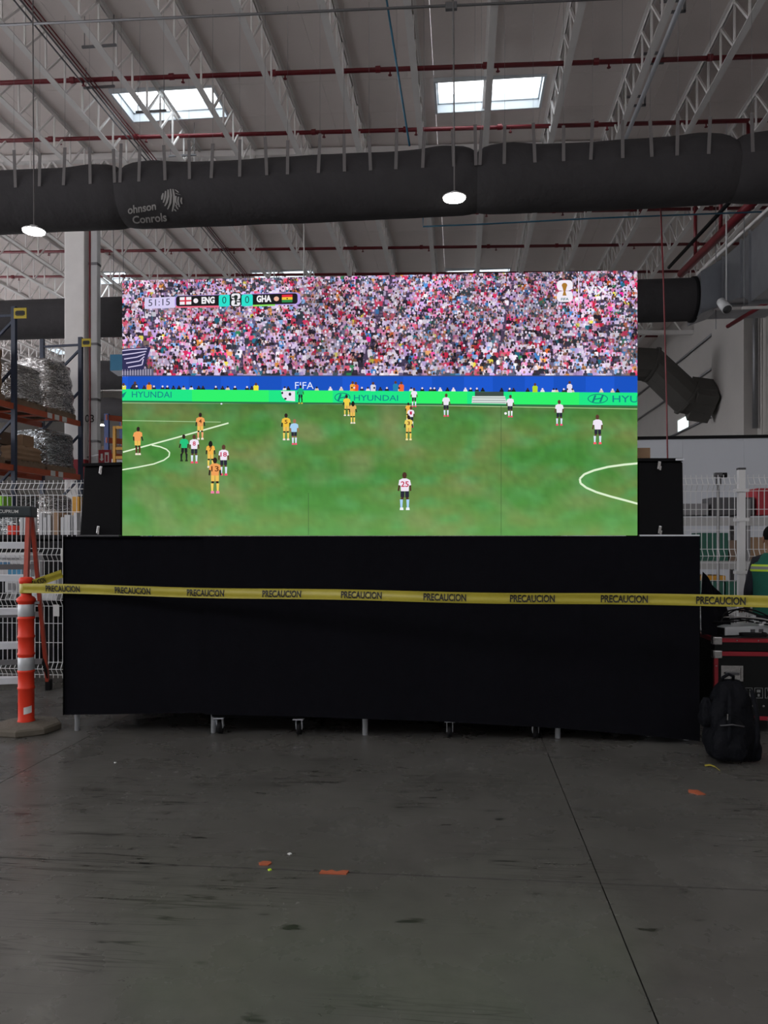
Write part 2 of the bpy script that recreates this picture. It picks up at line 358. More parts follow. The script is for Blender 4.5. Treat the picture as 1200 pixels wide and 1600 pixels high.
# ================================================================== ROOF STEEL
JZ = 0.92
def make_joist(detail):
    t = thing('roof_joist', 'white open-web steel roof joist', 'roof joist')
    b = MB()
    b.bb(-0.075, -0.012, 0.0, 13.0, JZ-0.010, JZ).bb(0.012, 0.075, 0.0, 13.0, JZ-0.010, JZ).bb(-0.020, -0.012, 0, 13.0, JZ-0.08, JZ-0.01).bb(0.012, 0.020, 0, 13.0, JZ-0.08, JZ-0.01)
    b.build('top_chord', M_steel, t, local=True)
    b = MB(); b.bb(-0.068, 0.068, 0.5, 12.5, 0, 0.010).bb(-0.020, -0.010, 0.5, 12.5, 0.01, 0.075).bb(0.010, 0.020, 0.5, 12.5, 0.01, 0.075)
    b.build('bottom_chord', M_steel, t, local=True)
    n, p = 16, 0.75; far = MB(); V = D = None
    for i in range(n+1):
        y = 0.5+i*p
        a = MB().bar((0, 0, 0.04), (0, 0, JZ-0.04), 0.035, 0.035)
        d = MB().bar((0, 0, 0.04), (0, p, JZ-0.04), 0.04, 0.04)
        if detail and y > 5.2:
            if V is None:
                V = a.build('vertical_strut', M_steel, t, local=True); V.location = (0, y, 0)
                D = d.build('diagonal_strut', M_steel, t, local=True); D.location = (0, y, 0)
            else:
                inst(V, t, (0, y, 0), 'vertical_strut')
                if i < n: inst(D, t, (0, y, 0), 'diagonal_strut')
        else:
            far.add([q+Vector((0, y, 0)) for q in a.v], a.f)
            if i < n: far.add([q+Vector((0, y, 0)) for q in d.v], d.f)
    far.bar((0, 0, JZ-0.05), (0, 0.5, 0.04), 0.04, 0.04); far.bar((0, 13, JZ-0.05), (0, 12.5, 0.04), 0.04, 0.04)
    tag(far.build('web', M_steel, t, local=True), kind='stuff')
    return t
JU = [0.57+1.48*k for k in range(-17, 6)]
_nj = {0: 'crossing the middle of the centre skylight', -1: 'along the left side of the centre skylight', 1: 'along the right side of the centre skylight', 2: 'carrying the shiny steel conduit', 3: 'second to the right of the shiny conduit', 4: 'third to the right of the shiny conduit', 5: 'at the right wall above the duct', -2: 'second to the left of the centre skylight', -3: 'first to the right of the left skylight bay', -4: 'along the right side of the left skylight', -5: 'crossing the middle of the left skylight', -6: 'along the left side of the left skylight', -7: 'first beyond the left skylight toward the left edge', -8: 'second beyond the left skylight toward the left edge', -9: 'third beyond the left skylight toward the left edge', -10: 'fourth beyond the left skylight toward the left edge'}
NEARJ = {0.57+1.48*k: 'white open-web roof joist '+v for k, v in _nj.items()}
jn, jf = make_joist(True), make_joist(False)
first = {}
for bay, w_start in enumerate((6.7, 19.7, 32.7)):
    src = jn if bay == 0 else jf
    for u in JU:
        if bay == 0 and u < -15: continue
        loc = (u, w_start, zr(u)-JZ-0.003)
        lab = NEARJ[u] if bay == 0 else ['white open-web roof joist in the bay in front of the near black duct', 'white open-web roof joist in the bay beyond the near black duct', 'white open-web roof joist in the farthest bay behind the video wall'][bay]
        grp = ['roof joists of the near bay', 'roof joists of the middle bay', 'roof joists of the far bay'][bay]
        if src.name not in first:
            first[src.name] = 1; src.location = loc; src['label'] = lab; src['group'] = grp
        else: copy_tree(src, loc, label=lab, group=grp)
for i, gy in enumerate((19.7, 32.7, 45.7)):
    t = thing('roof_girder', ['white steel girder truss crossing just above the near black duct', 'white steel girder truss crossing behind the second black duct', 'white steel girder truss farthest back'][i], 'girder', (-8, gy, 10))
    za = lambda u: zr(u)-JZ+0.05
    for nm, dz, hh in (('top_chord', JZ-0.16, 0.16), ('bottom_chord', -0.42, 0.16)):
        b = MB(); b.bar((-27, gy, za(-27)+dz), (RW, gy, za(RW)+dz), 0.22, hh); b.build(nm, M_steel, t)
    b = MB(); u = -26.5
    while u < RW-0.8:
        b.bar((u, gy, za(u)-0.38), (u+0.74, gy, za(u)+JZ-0.2), 0.05, 0.05).bar((u+0.74, gy, za(u)+JZ-0.2), (u+1.48, gy, za(u)-0.38), 0.05, 0.05); u += 1.48
    tag(b.build('web', M_steel, t), kind='stuff')

# red sprinkler branch pipes
pl = ['red sprinkler pipe crossing above the near skylights', 'red sprinkler pipe running just above the near black duct', 'red sprinkler pipe showing directly under the near black duct', 'red sprinkler pipe midway between the near duct and the video wall', 'red sprinkler pipe just above the top of the video wall', 'red sprinkler pipe behind the second duct', 'red sprinkler pipe farthest back under the roof']
for i, wy in enumerate((15.75, 18.10, 22.75, 25.4, 27.9, 31.3, 36.5)):
    zc = lambda u: zr(u)-0.42
    t = thing('sprinkler_pipe', pl[i], 'pipe', (0, wy, zc(0)), group='red sprinkler branch pipes')
    b = MB(); b.cyl((-27, wy, zc(-27)), (RW-0.47, wy, zc(RW)), 0.048, 10); b.build('pipe', M_red, t, True)
    cp = hd = None
    for k in range(-8, 7):
        u = k*2.2+0.5+0.4*(i % 2)
        if u > 8.5 or (i > 3 and k % 2): continue
        a = MB().cyl((-0.05, 0, 0), (0.05, 0, 0), 0.066, 10)
        h = MB().cyl((0.25, 0, -0.04), (0.25, 0, -0.13), 0.016, 6).cyl((0.25, 0, -0.13), (0.25, 0, -0.14), 0.04, 8)
        if cp is None:
            cp = a.build('coupling', M_red, t, local=True); cp.location = (u, 0, zc(u)-zc(0)); hd = h.build('sprinkler_head', M_red, t, local=True); hd.location = cp.location
        else: inst(cp, t, (u, 0, zc(u)-zc(0)), 'coupling'); inst(hd, t, (u, 0, zc(u)-zc(0)), 'sprinkler_head')
# conduits across near bay
def line_thing(name, label, cat, pts, r, mat, group=None, n=6):
    return tag(MB().tube(pts, r, n).build(name, mat, None, True), label, cat, group)
zq = 10.75
line_thing('conduit', 'thin grey conduit crossing the very top of the picture', 'conduit', [(-14, 13.2, zr(-14)-JZ-0.02), (8.5, 13.2, zr(8.5)-JZ-0.02)], 0.022, M_cond)
b = MB(); b.cbox(tuple(Pw(705, 10, 13.2)), (0.2, 0.08, 0.12), 0.01); tag(b.build('junction_box', M_cond), 'small grey junction box on the conduit above the centre lamp', 'junction box')
for i, (px, m, lab) in enumerate(((30, M_cond, 'outer grey conduit running along the left skylight'), (40, M_cond, 'inner grey conduit beside the red conduit at left'), (46, M_red, 'upper thin red conduit running diagonally past the left skylight'), (53, M_red, 'lower thin red conduit running diagonally past the left skylight'))):
    q = Pw(px, 10, 13.4); u = q.x
    line_thing('conduit', lab, 'conduit', [(u, 9.0, q.z), (u, 32.0, q.z-0.02)], 0.018 if i < 2 else 0.014, m, 'diagonal conduits at left')
for i, (px, py) in enumerate(((155, 72), (236, 174), (155, 136), (285, 243))):
    c = Pw(px, py, 14.4+[0, 2.1, 1.6, 3.9][i]); b = MB(); b.bb(c.x-0.35, c.x+0.35, c.y-0.02, c.y+0.02, c.z-0.02, c.z+0.02).cyl((c.x-0.3, c.y, c.z), (c.x-0.3, c.y, zr(c.x)), 0.008, 5).cyl((c.x+0.3, c.y, c.z), (c.x+0.3, c.y, zr(c.x)), 0.008, 5)
    tag(b.build('strut_hanger', M_cond), ['grey trapeze hanger nearest the top left corner', 'grey trapeze hanger under the left skylight', 'grey trapeze hanger left of the left skylight', 'grey trapeze hanger just above the duct beside the red conduit'][i], 'pipe hanger', 'trapeze hangers')
# shiny conduit on right joists
a = Pw(1068, 0, 13.9); line_thing('steel_conduit', 'shiny steel conduit running along the joist right of the centre skylight', 'conduit', [(a.x-0.02, 9.0, a.z), (a.x-0.02, 19.5, a.z)], 0.05, M_alu, n=10)
for i in range(3):
    y = 14.3+i*1.5; b = MB(); b.bb(a.x-0.3, a.x+0.15, y-0.02, y+0.02, a.z+0.05, a.z+0.09).bb(a.x-0.3, a.x+0.15, y-0.02, y+0.02, a.z+0.25, a.z+0.29).bb(a.x+0.11, a.x+0.15, y-0.02, y+0.02, a.z+0.05, a.z+0.29)
    tag(b.build('conduit_bracket', M_cond), ['steel bracket nearest the top edge on the shiny conduit', 'middle steel bracket on the shiny conduit', 'steel bracket on the shiny conduit nearest the duct'][i], 'bracket', 'brackets on the shiny conduit')
# blue cables
line_thing('blue_cable', 'blue cable dropping from the roof to the near black duct', 'cable', [Pw(598, -40, 13.5), Pw(618, 90, 13.55), Pw(640, 228, 13.62)], 0.018, M_cableb)
line_thing('blue_cable', 'blue cable stretched level under the near black duct', 'cable', [Pw(661, 330, 17.0), Pw(661, 354, 17.0), Pw(760, 350, 17.0), Pw(930, 341, 17.0), Pw(1190, 331, 17.0)], 0.018, M_cableb)
# big red main and right-hand pipes
p1, p2 = P(1195, 297, 16.6), P(1064, 428, 22.5)
t = thing('sprinkler_main', 'thick red sprinkler main slanting down at upper right', 'pipe', tuple(p2))
b = MB(); b.cyl(p1+(p1-p2)*0.3, p2, 0.11, 14); b.build('pipe', M_red, t, True)
for k in (0.22, 0.55, 0.85):
    q = p2.lerp(p1, k); b = MB(); b.cyl(q, (q.x, q.y, zr(q.x)-0.42), 0.05, 8); b.build('riser', M_red, t, True)
line_thing('black_pipe', 'black pipe slanting beside the thick red sprinkler main', 'pipe', [P(1150, 305, 17.2), P(1045, 418, 22.3)], 0.05, M_dark)
line_thing('steel_pipe', 'pale steel pipe slanting to the right of the thick red main', 'pipe', [P(1210, 318, 17.0), P(1090, 428, 22.0)], 0.05, M_steel)
line_thing('red_pipe', 'red pipe sloping under the galvanized duct at right', 'pipe', [P(1137, 510, 21.0), P(1225, 457, 18.2)], 0.055, M_red, n=10)

# ================================================================== DUCTS
def round_duct(label, wy, zc, r, ua, ub, joints, first=False, mat=M_duct):
    t = thing('fabric_duct', label, 'duct', (ub-1, wy, zc-r), group='black round fabric ducts')
    ed = [ua]+joints+[ub]
    NA = 40
    for s in range(len(ed)-1):
        a, c = ed[s], ed[s+1]; b = MB(); nu = max(6, int((c-a)/(0.12 if first else 0.6)))
        def fn(i, j):
            u = a+(c-a)*i; th = j*2*math.pi
            dj = min(abs(u-a) if s else 9, abs(c-u) if s < len(ed)-2 else 9)
            top = max(0, math.sin(th))
            pinch = 0.15*math.exp(-(dj/0.11)**2)*(0.35+top) - 0.075*math.exp(-((dj-0.6)/0.30)**2)*top*(1 if first else 0)
            rr = r*(1-pinch) + (0.012*noise.noise(Vector((u*1.4, math.cos(th)*1.5, math.sin(th)*1.5+wy)))+0.010*math.sin(u*2.1+wy)*top if first else 0)
            ridge = 0.020*math.exp(-((th-3.14)/0.05)**2) if first else 0        # stitched hem where the straps attach
            rr += ridge
            return (u, wy+math.cos(th)*rr, zc+math.sin(th)*rr - (0.02*math.sin((u-a)/(c-a)*math.pi) if first else 0))
        b.grid(fn, nu, NA); b.build('duct_section', mat, t, True)
    return t
DW, DZ, DR = 13.63, 7.84, 0.55
dj = [Pw(197, 300, DW).x, Pw(745, 290, DW).x, Pw(1143, 270, DW).x]
d1 = round_duct('big black fabric duct with a company logo crossing above the video wall', DW, DZ, DR, -26, 6.6, dj, True)
# hanging straps (from the hem line up) and the rail they hang from
sx = [-20, 28, 68, 107, 145, 182, 194, 223, 260, 299, 336, 378, 417, 452, 502, 539, 578, 621, 663, 707, 742, 752, 788, 832, 879, 924, 970, 1013, 1056, 1106, 1170, 1215]
th = math.pi; yf, zf = DW+math.cos(th)*(DR+0.012), DZ+math.sin(th)*(DR+0.012)
sp = None
for i, px in enumerate(sx):
    u = Pw(px, 290, DW-0.45).x; ln = 0.64+0.05*math.sin(i*2.3)
    b = MB(); b.bar((u+0.03*math.sin(i*1.7), yf-0.012, zf), (u, yf-0.012, zf+ln), 0.055, 0.008, (0, 1, 0)); b.build('hanging_strap', M_strap, d1)
    b = MB(); b.cyl((u, yf-0.012, zf+ln), (u, yf-0.012, zr(u)-JZ), 0.002, 4); b.build('hanger_wire', M_cond, d1)
# logo on the duct
def on_duct(px, py, off=0.030):
    d = ray(px, py); oy, oz = 0-DW, EYE-DZ; r = DR+off
    A = d.y*d.y+d.z*d.z; B = 2*(d.y*oy+d.z*oz); C = oy*oy+oz*oz-r*r
    D = B*B-4*A*C
    tt = (-B-math.sqrt(max(0, D)))/(2*A); return CAMP+d*tt
def quad_map(q, a, b_): # q: TL TR BR BL
    (x0, y0), (x1, y1), (x2, y2), (x3, y3) = q
    tx, ty = x0+(x1-x0)*a, y0+(y1-y0)*a; bx, by = x3+(x2-x3)*a, y3+(y2-y3)*a
    return bx+(tx-bx)*b_, by+(ty-by)*b_
b = MB()
def duct_text(s, q, bold=0.0):
    v, f = text_geo(s, bold); b.add([on_duct(*quad_map(q, *p)) for p in v], f)
duct_text('ohnson', ((199, 322), (243, 315), (244, 328), (200, 335)), 0.022)
duct_text('Conrols', ((206, 338), (259, 332), (261, 346), (208, 350)), 0.022)
EMB = [[(503, 440), (497, 465), (493, 490)], [(522, 424), (518, 470), (505, 512)], [(540, 414), (541, 465), (530, 510), (516, 538)], [(558, 409), (563, 460), (557, 515), (537, 562)], [(577, 410), (586, 465), (584, 520), (572, 578)],
       [(592, 414), (607, 425), (618, 436)], [(596, 440), (612, 447), (632, 452)], [(600, 462), (596, 500), (610, 530)], [(618, 468), (614, 500), (626, 545)], [(641, 474), (637, 500), (644, 522)], [(598, 528), (606, 550), (616, 562)], [(588, 560), (594, 570), (600, 577)]]
for n_, st_ in enumerate(EMB):                     # wavy stripes of the round emblem
    vs = []
    for k, (zx, zy) in enumerate(st_):
        x, y = 150+zx/4.8, 210+zy/4.8; hw_ = 1.0 if k in (0, len(st_)-1) else (1.75 if n_ < 5 else 1.3); vs += [on_duct(x-hw_, y), on_duct(x+hw_, y)]
    b.add(vs, [(2*i, 2*i+1, 2*i+3, 2*i+2) for i in range(len(st_)-1)])
tag(b.build('printed_logo', M_printg, d1), 'pale grey lettering and striped round emblem')
round_duct('second black round duct behind the white column', 20.9, DZ, DR, -26, 6.1, [-16, -8.5, -1])
round_duct('third black round duct low behind the racks', 28.2, DZ, DR, -26, 4.78, [-16, -8, 0])
round_duct('farthest black round duct behind the racks', 35.5, DZ, DR, -26, 5.5, [-16, -8, 0])
# galvanized rectangular duct at right
t = thing('galvanized_duct', 'large galvanized rectangular duct hanging at upper right', 'duct', (7.3, 18, 6.9))
def hexa(b, A, B):        # A,B = (x0,x1,y,z0,z1)
    vs = []
    for x0, x1, y, z0, z1 in (A, B): vs += [(x0, y, z0), (x1, y, z0), (x1, y, z1), (x0, y, z1)]
    b.add(vs, [(0, 1, 2, 3), (7, 6, 5, 4), (0, 4, 5, 1), (1, 5, 6, 2), (2, 6, 7, 3), (3, 7, 4, 0)])
cuts = [(6.75, 8.3, 22.0, 7.62, 8.80), (6.75, 8.3, 20.6, 7.62, 8.80), (6.75, 8.4, 19.3, 7.40, 8.72), (6.7, 8.5, 18.6, 7.05, 8.66), (6.7, 8.5, 16.9, 7.02, 8.60), (6.7, 8.5, 15.2, 7.02, 8.60), (6.7, 8.5, 12.0, 7.02, 8.60)]
for A, B in zip(cuts, cuts[1:]):
    b = MB(); hexa(b, A, B); b.build('duct_section', M_galv, t)
for x0, x1, y, z0, z1 in cuts[1:-1]:
    b = MB(); e = 0.05
    b.bb(x0-e, x0+0.01, y-0.03, y+0.03, z0-e, z1+e).bb(x0, x1, y-0.03, y+0.03, z0-e, z0+0.01).bb(x1-0.01, x1+e, y-0.03, y+0.03, z0-e, z1+e); b.build('flange', M_galv, t)
b = MB(); b.add([(6.10, 20.3, 7.30), (6.10, 21.5, 7.30), (6.10, 21.5, 8.38), (6.10, 20.3, 8.38), (6.76, 20.6, 7.62), (6.76, 22.0, 7.62), (6.76, 22.0, 8.80), (6.76, 20.6, 8.80)], [(0, 1, 2, 3), (7, 6, 5, 4), (0, 4, 5, 1), (1, 5, 6, 2), (2, 6, 7, 3), (3, 7, 4, 0)]); b.build('transition_piece', M_galv, t)
b = MB(); b.cyl((6.02, 20.9, DZ), (6.12, 20.9, DZ), 0.59, 24); b.build('collar', M_dark, t, True)
for y in (20.6, 18.6, 16.9):
    b = MB(); b.bb(6.55, 8.7, y+0.1, y+0.16, cuts[1][3]-0.12 if y > 20 else 6.92, cuts[1][3]-0.06 if y > 20 else 6.98); b.build('support_channel', M_steel, t)
    b = MB(); b.cyl((6.6, y+0.13, 7.0), (6.6, y+0.13, zr(6.6)), 0.01, 5); b.build('hanger_rod', M_cond, t)
# dark elbow duct into the wall
t = thing('elbow_duct', 'dark elbow duct bending down into the right-hand wall', 'duct', tuple(P(1075, 660, 27)))
seg = [P(930, 566, 27.6), P(1018, 570, 27.6), P(1073, 622, 27.6), P(1110, 627, 27.6)]
b = MB(); b.tube(seg, 0.62, 12, True); b.build('duct_body', M_elbow, t)
for q, d in ((seg[1], seg[2]-seg[0]), (seg[2], seg[3]-seg[1])):
    d = d.normalized(); b = MB(); b.cyl(q-d*0.04, q+d*0.04, 0.67, 12); b.build('band', M_elbow, t)
b = MB(); q = seg[2].lerp(seg[3], 0.15); b.tube([q-(seg[3]-seg[2])*0.02, q+(seg[3]-seg[2])*0.85], 0.66, 4, True, [0.80, 0.80]); b.build('square_boot', M_elbow, t)

# hanging lamps
M_lens = em('led_lens', (1.0, 0.97, 0.86, 1), LAMP_E)
def lamp(u, wy, z, label, rod_r=0.012):
    t = thing('high_bay_lamp', label, 'lamp', (u, wy, z), group='round high-bay lamps')
    b = MB(); b.lathe([(0.03, 0.085), (0.075, 0.08), (0.085, 0.035), (0.175, 0.025), (0.195, 0.012), (0.192, 0.0)], (u, wy, z), 24); b.build('housing', M_white, t, True)
    b = MB(); b.lathe([(0.182, 0.002), (0.178, -0.02), (0.15, -0.030), (0.02, -0.032)], (u, wy, z), 24); b.build('lens', M_lens, t, True)
    b = MB(); b.cyl((u, wy, z-0.03), (u, wy, z-0.045), 0.02, 10); b.build('sensor', M_dgrey, t)
    b = MB(); b.tube([(u, wy, z+0.084), (u, wy, z+0.6), (u-0.01, wy, z+2.0), (u-0.02, wy, zr(u)-JZ)], rod_r, 6); b.build('drop_cable', M_strap, t, True)
    return t
lc = P(710, 309, 12.6); ll = P(53, 361, 13.3)
lamp(lc.x, lc.y, lc.z, 'lit round high-bay lamp hanging before the middle of the duct')
lamp(ll.x, ll.y, ll.z, 'lit round high-bay lamp hanging at left before the duct')
for i in (-1, 0, 1):
    lamp(lc.x+7.3*i+0.05, 0.8, lc.z, 'lit round high-bay lamp hanging '+['behind the viewpoint to the left', 'right above and behind the viewpoint', 'behind the viewpoint to the right'][i+1])
q = P(160, 664, 40); lamp(q.x, q.y, q.z, 'tiny far lamp glowing between the white column and the video wall')
# rods and white speaker
line_thing('steel_rod', 'thin white rod hanging under the duct above the scoreboard', 'rod', [Vector((Pw(475, 350, 22.5).x, 22.5, zr(Pw(475, 350, 22.5).x))), Pw(475, 432, 22.5)], 0.02, M_steel)
q = P(1135, 318, 18.2)
t = thing('pendant_speaker', 'white speaker on a long drop rod before the galvanized duct', 'speaker', tuple(P(1131, 480, 18.2)))
b = MB(); b.cyl(Vector((P(1135, 250, 18.2).x, P(1135, 250, 18.2).y, zr(P(1135, 250, 18.2).x))), P(1135, 470, 18.2), 0.018, 8); b.build('drop_rod', M_white, t, True)
a, c = P(1126, 471, 18.2), P(1136, 483, 17.95); b = MB(); b.cyl(a, c, 0.10, 16, 0.12); b.build('speaker_body', M_white, t, True)
b = MB(); b.cyl(c, c+(c-a)*0.08, 0.10, 16); b.build('grille', M_dgrey, t, True)
wc_ = DW+0.45
line_thing('red_cable', 'thin red cable dropping behind the right black case from the near duct', 'cable', [Pw(1031, 290, wc_), Pw(1037, 450, wc_), Pw(1041, 600, wc_), Pw(1043, 720, wc_), (Pw(1044, 900, wc_).x, wc_, 0.0)], 0.014, M_red)

# ================================================================== COLUMN, RACKS, LEFT BACKGROUND
cb = P(124, 400, 20.3); cx, cy = cb.x, cb.y
hw = 16*20.3/1200
t = thing('building_column', 'white building column with the number 03 and a red base band', 'column', (cx, cy, 0))
b = MB(); b.cbox((cx, cy, 5.0), (hw*2, hw*2, 10.0), 0.02); b.build('shaft', M_steel, t)
b = MB(); b.bb(cx-hw-0.02, cx+hw+0.02, cy-hw-0.02, cy+hw+0.02, 3.1, 3.62); b.build('red_band', M_sred, t)
e = P(149, 400, 20.2); b = MB(); b.cbox((e.x, e.y, 5.0), (0.20, 0.20, 10.0), 0.02); b.build('cable_channel', M_white, t)
for py in (414, 539, 625, 690): 
    z = P(149, py, 20.2).z; b = MB(); b.bb(e.x-0.13, e.x+0.11, e.y-0.12, e.y+0.1, z-0.03, z+0.03); b.build('channel_clip', M_cond, t)
c = P(140.5, 400, 19.95); b = MB(); b.cyl((c.x, c.y, 0), (c.x, c.y, 10), 0.025, 8); b.build('red_pipe', M_red, t, True)
def face_text(s, q, wy, mat, parent, name='lettering', bold=0.0, off=0.004, label=None):
    v, f = text_geo(s, bold); b = MB(); b.add([Pw(*quad_map(q, *p), wy) - Vector((0, off, 0)) for p in v], f)
    o = b.build(name, mat, parent)
    return tag(o, label)
face_text('03', ((133, 648), (147, 648), (147, 660), (133, 660)), cy-hw-0.01, M_ink, t, 'column_number', 0.01)
sgn = P(164, 715, 19.5)
t = thing('fire_sign', 'red fire-equipment sign with white arrow beside the column', 'sign', tuple(sgn))
k = 19.5/1200; b = MB(); b.bb(sgn.x-10*k, sgn.x+10*k, sgn.y-0.02, sgn.y+0.02, sgn.z-12*k, sgn.z+12*k); b.build('sign_board', M_sred, t)
b = MB(); b.bb(sgn.x+0.5*k, sgn.x+7*k, sgn.y-0.03, sgn.y-0.02, sgn.z-9*k, sgn.z+8*k); b.bb(sgn.x-6*k, sgn.x-3*k, sgn.y-0.03, sgn.y-0.02, sgn.z-2*k, sgn.z+6*k)
b.add([(sgn.x-8*k, sgn.y-0.03, sgn.z-2*k), (sgn.x-1*k, sgn.y-0.03, sgn.z-2*k), (sgn.x-4.5*k, sgn.y-0.03, sgn.z-6*k)], [(0, 1, 2)]); b.build('pictogram', M_printw, t)
b = MB(); b.bb(sgn.x+2*k, sgn.x+5.5*k, sgn.y-0.035, sgn.y-0.03, sgn.z-7*k, sgn.z+4*k); b.build('extinguisher_symbol', M_sred, t)
b = MB(); b.bar((sgn.x-10*k, sgn.y+0.03, sgn.z+5*k), (cx+hw, cy-0.1, sgn.z+5*k), 0.03, 0.03); b.build('sign_bracket', M_cond, t)
# blue hanging sign
q = P(183, 569, 24.0); k = 24/1200
t = thing('hanging_sign', 'blue hanging aisle sign beside the left edge of the video wall', 'sign', (q.x, q.y, q.z-16*k))
b = MB(); b.bb(q.x-11*k, q.x+16*k, q.y-0.02, q.y+0.02, q.z-10*k, q.z+15*k); b.build('sign_board', M_sblue, t)
b = MB(); b.add([(q.x-11*k, q.y, q.z-10*k), (q.x+16*k, q.y, q.z-10*k), (q.x+16*k, q.y+0.25, q.z-16*k), (q.x-4*k, q.y+0.25, q.z-16*k)], [(0, 1, 2, 3)]); b.build('sign_bottom', M_part, t)
b = MB(); b.cyl((q.x-6*k, q.y, q.z+15*k), (q.x-6*k, q.y, zr(q.x)), 0.008, 5).cyl((q.x+10*k, q.y, q.z+15*k), (q.x+10*k, q.y, zr(q.x)), 0.008, 5); b.build('hanger_wire', M_cond, t)

# pallet rack
R1, R2 = P(22, 845, 16.87), P(126, 845, 19.4)
dv = (R2-R1); dv.z = 0; L_ = dv.length; dv.normalize(); pv = Vector((-dv.y, dv.x, 0))      # pv points left, into the rack
R0 = R1-dv*2.6
ZB = [0.35, 1.65, 3.10, 4.45]; ZT = 6.64; RD = 1.07
t = thing('pallet_rack', 'navy and orange pallet rack loaded with wrapped pallets at left', 'pallet rack', (R1.x, R1.y, 0))
for R in (R0, R1, R2):
    for s in (0, 1):
        q = R+pv*RD*s; b = MB(); b.bar((q.x, q.y, 0.0), (q.x, q.y, ZT), 0.10, 0.08, tuple(dv)); b.bb(q.x-.09, q.x+.09, q.y-.09, q.y+.09, 0, 0.015); b.build('upright', M_navy, t)
    for z, z2 in ((6.45, 6.45), (5.4, 6.35), (4.3, 5.3), (3.2, 4.2), (2.1, 3.1), (1.0, 2.0), (0.4, 0.4)):
        a, c = R, R+pv*RD; b = MB(); b.bar((a.x, a.y, z2), (c.x, c.y, z), 0.05, 0.05); b.build('frame_brace', M_navy, t)
for A, B in ((R0, R1), (R1, R2)):
    for z in ZB[1:]:
        for s in (0, 1):
            a, c = A+pv*RD*s+dv*0.05-pv*0.04*(1-2*s)*0, B+pv*RD*s-dv*0.05
            b = MB(); b.bar((a.x, a.y, z), (c.x, c.y, z), 0.05, 0.13); b.build('beam', M_orange, t)
        for s in range(1, 4):
            a = A+dv*(L_*s/4); c = a+pv*RD; b = MB(); b.bar((a.x, a.y, z+0.02), (c.x, c.y, z+0.02), 0.05, 0.04); b.build('cross_tie', M_orange, t)
for z, s in ((4.45, 0.45), (4.45, 0.56), (4.45, 0.68), (3.10, 0.5), (3.10, 0.62)):
    a = R1+dv*L_*s-pv*0.032; b = MB(); b.bar((a.x, a.y, z), (a.x+dv.x*0.17, a.y+dv.y*0.17, z), 0.012, 0.12); b.build('location_label', M_printw, t)
for R, px0, px1, py0, py1 in ((R1, 22, 41.5, 481, 498), (R2, 128, 142, 529, 542)):
    wy = R.y-0.06; a, c = Pw(px0, py1, wy), Pw(px1, py0, wy); b = MB(); b.bb(a.x, c.x, wy-0.01, wy+0.01, a.z, c.z); sg = b.build('rack_sign', M_yel, t)
    dx, dz = c.x-a.x, c.z-a.z; b = MB()
    b.bb(a.x+dx*0.12, c.x-dx*0.12, wy-0.014, wy-0.011, a.z+dz*0.32, c.z-dz*0.32); b.bb(a.x+dx*0.2, c.x-dx*0.2, wy-0.014, wy-0.011, a.z+dz*0.68, a.z+dz*0.74); b.bb(a.x+dx*0.2, c.x-dx*0.2, wy-0.014, wy-0.011, a.z+dz*0.24, a.z+dz*0.30); b.build('sign_print', M_ink, sg)

def pallet(c, rz, label, sx=1.05, sy=1.0):
    t = thing('pallet', label, 'pallet', tuple(c), rz, 'wooden pallets on the rack')
    for i in range(5): MB().bb(-sx/2+i*sx/5+0.01, -sx/2+(i+1)*sx/5-0.03, -sy/2, sy/2, 0.12, 0.14).build('deck_board', M_wood, t, local=True)
    for i in (-1, 0, 1): MB().bb(-sx/2, sx/2, i*(sy/2-0.05)-0.045, i*(sy/2-0.05)+0.045, 0.0, 0.12).build('stringer', M_wood, t, local=True)
    return t
def lump(name, label, cat, c, d, rz, mat, amp=0.05, lean=(0, 0), seed=0, group=None, taper=0.0, flat=False):
    n = 12; b = MB(); M = Matrix.Rotation(rz, 3, 'Z'); bm = bmesh.new(); bmesh.ops.create_cube(bm, size=1); bmesh.ops.subdivide_edges(bm, edges=bm.edges[:], cuts=9, use_grid_fill=True)
    for q in bm.verts:
        p = q.co.copy(); h = p.z+0.5
        rr = 1-0.10*max(0, (abs(p.x)*2)**6+(abs(p.y)*2)**6-1)*0.5
        x, y = p.x*d[0]*rr, p.y*d[1]*rr
        k = (1-taper*h); x *= k; y *= k
        nz = noise.noise(Vector((p.x*4+seed, p.y*4, p.z*6)))*amp*0.8; layer = 0.35*amp*(1 if math.sin(h*20+seed) > 0 else -1)
        l = math.hypot(x, y)+1e-4; x += x/l*(nz+layer)+lean[0]*h; y += y/l*(nz+layer)+lean[1]*h
        z = h*d[2] + (nz*(1.2 if not flat else 0.3) if h > 0.95 else 0) - (0.12*d[2]*max(0, (abs(p.x)*2)**4+(abs(p.y)*2)**4-0.6)*0.5 if h > 0.95 and not flat else 0)
        q.co = M @ Vector((x, y, z))+Vector(c)
    b.add([q.co for q in bm.verts], [tuple(v.index for v in f.verts) for f in bm.faces]); bm.free()
    return tag(b.build(name, mat, None, True), label, cat, group)
rz = math.atan2(dv.y, dv.x)
def slot(s, z): return R1+dv*L_*s+pv*RD*0.5+Vector((0, 0, z+0.066-EYE))
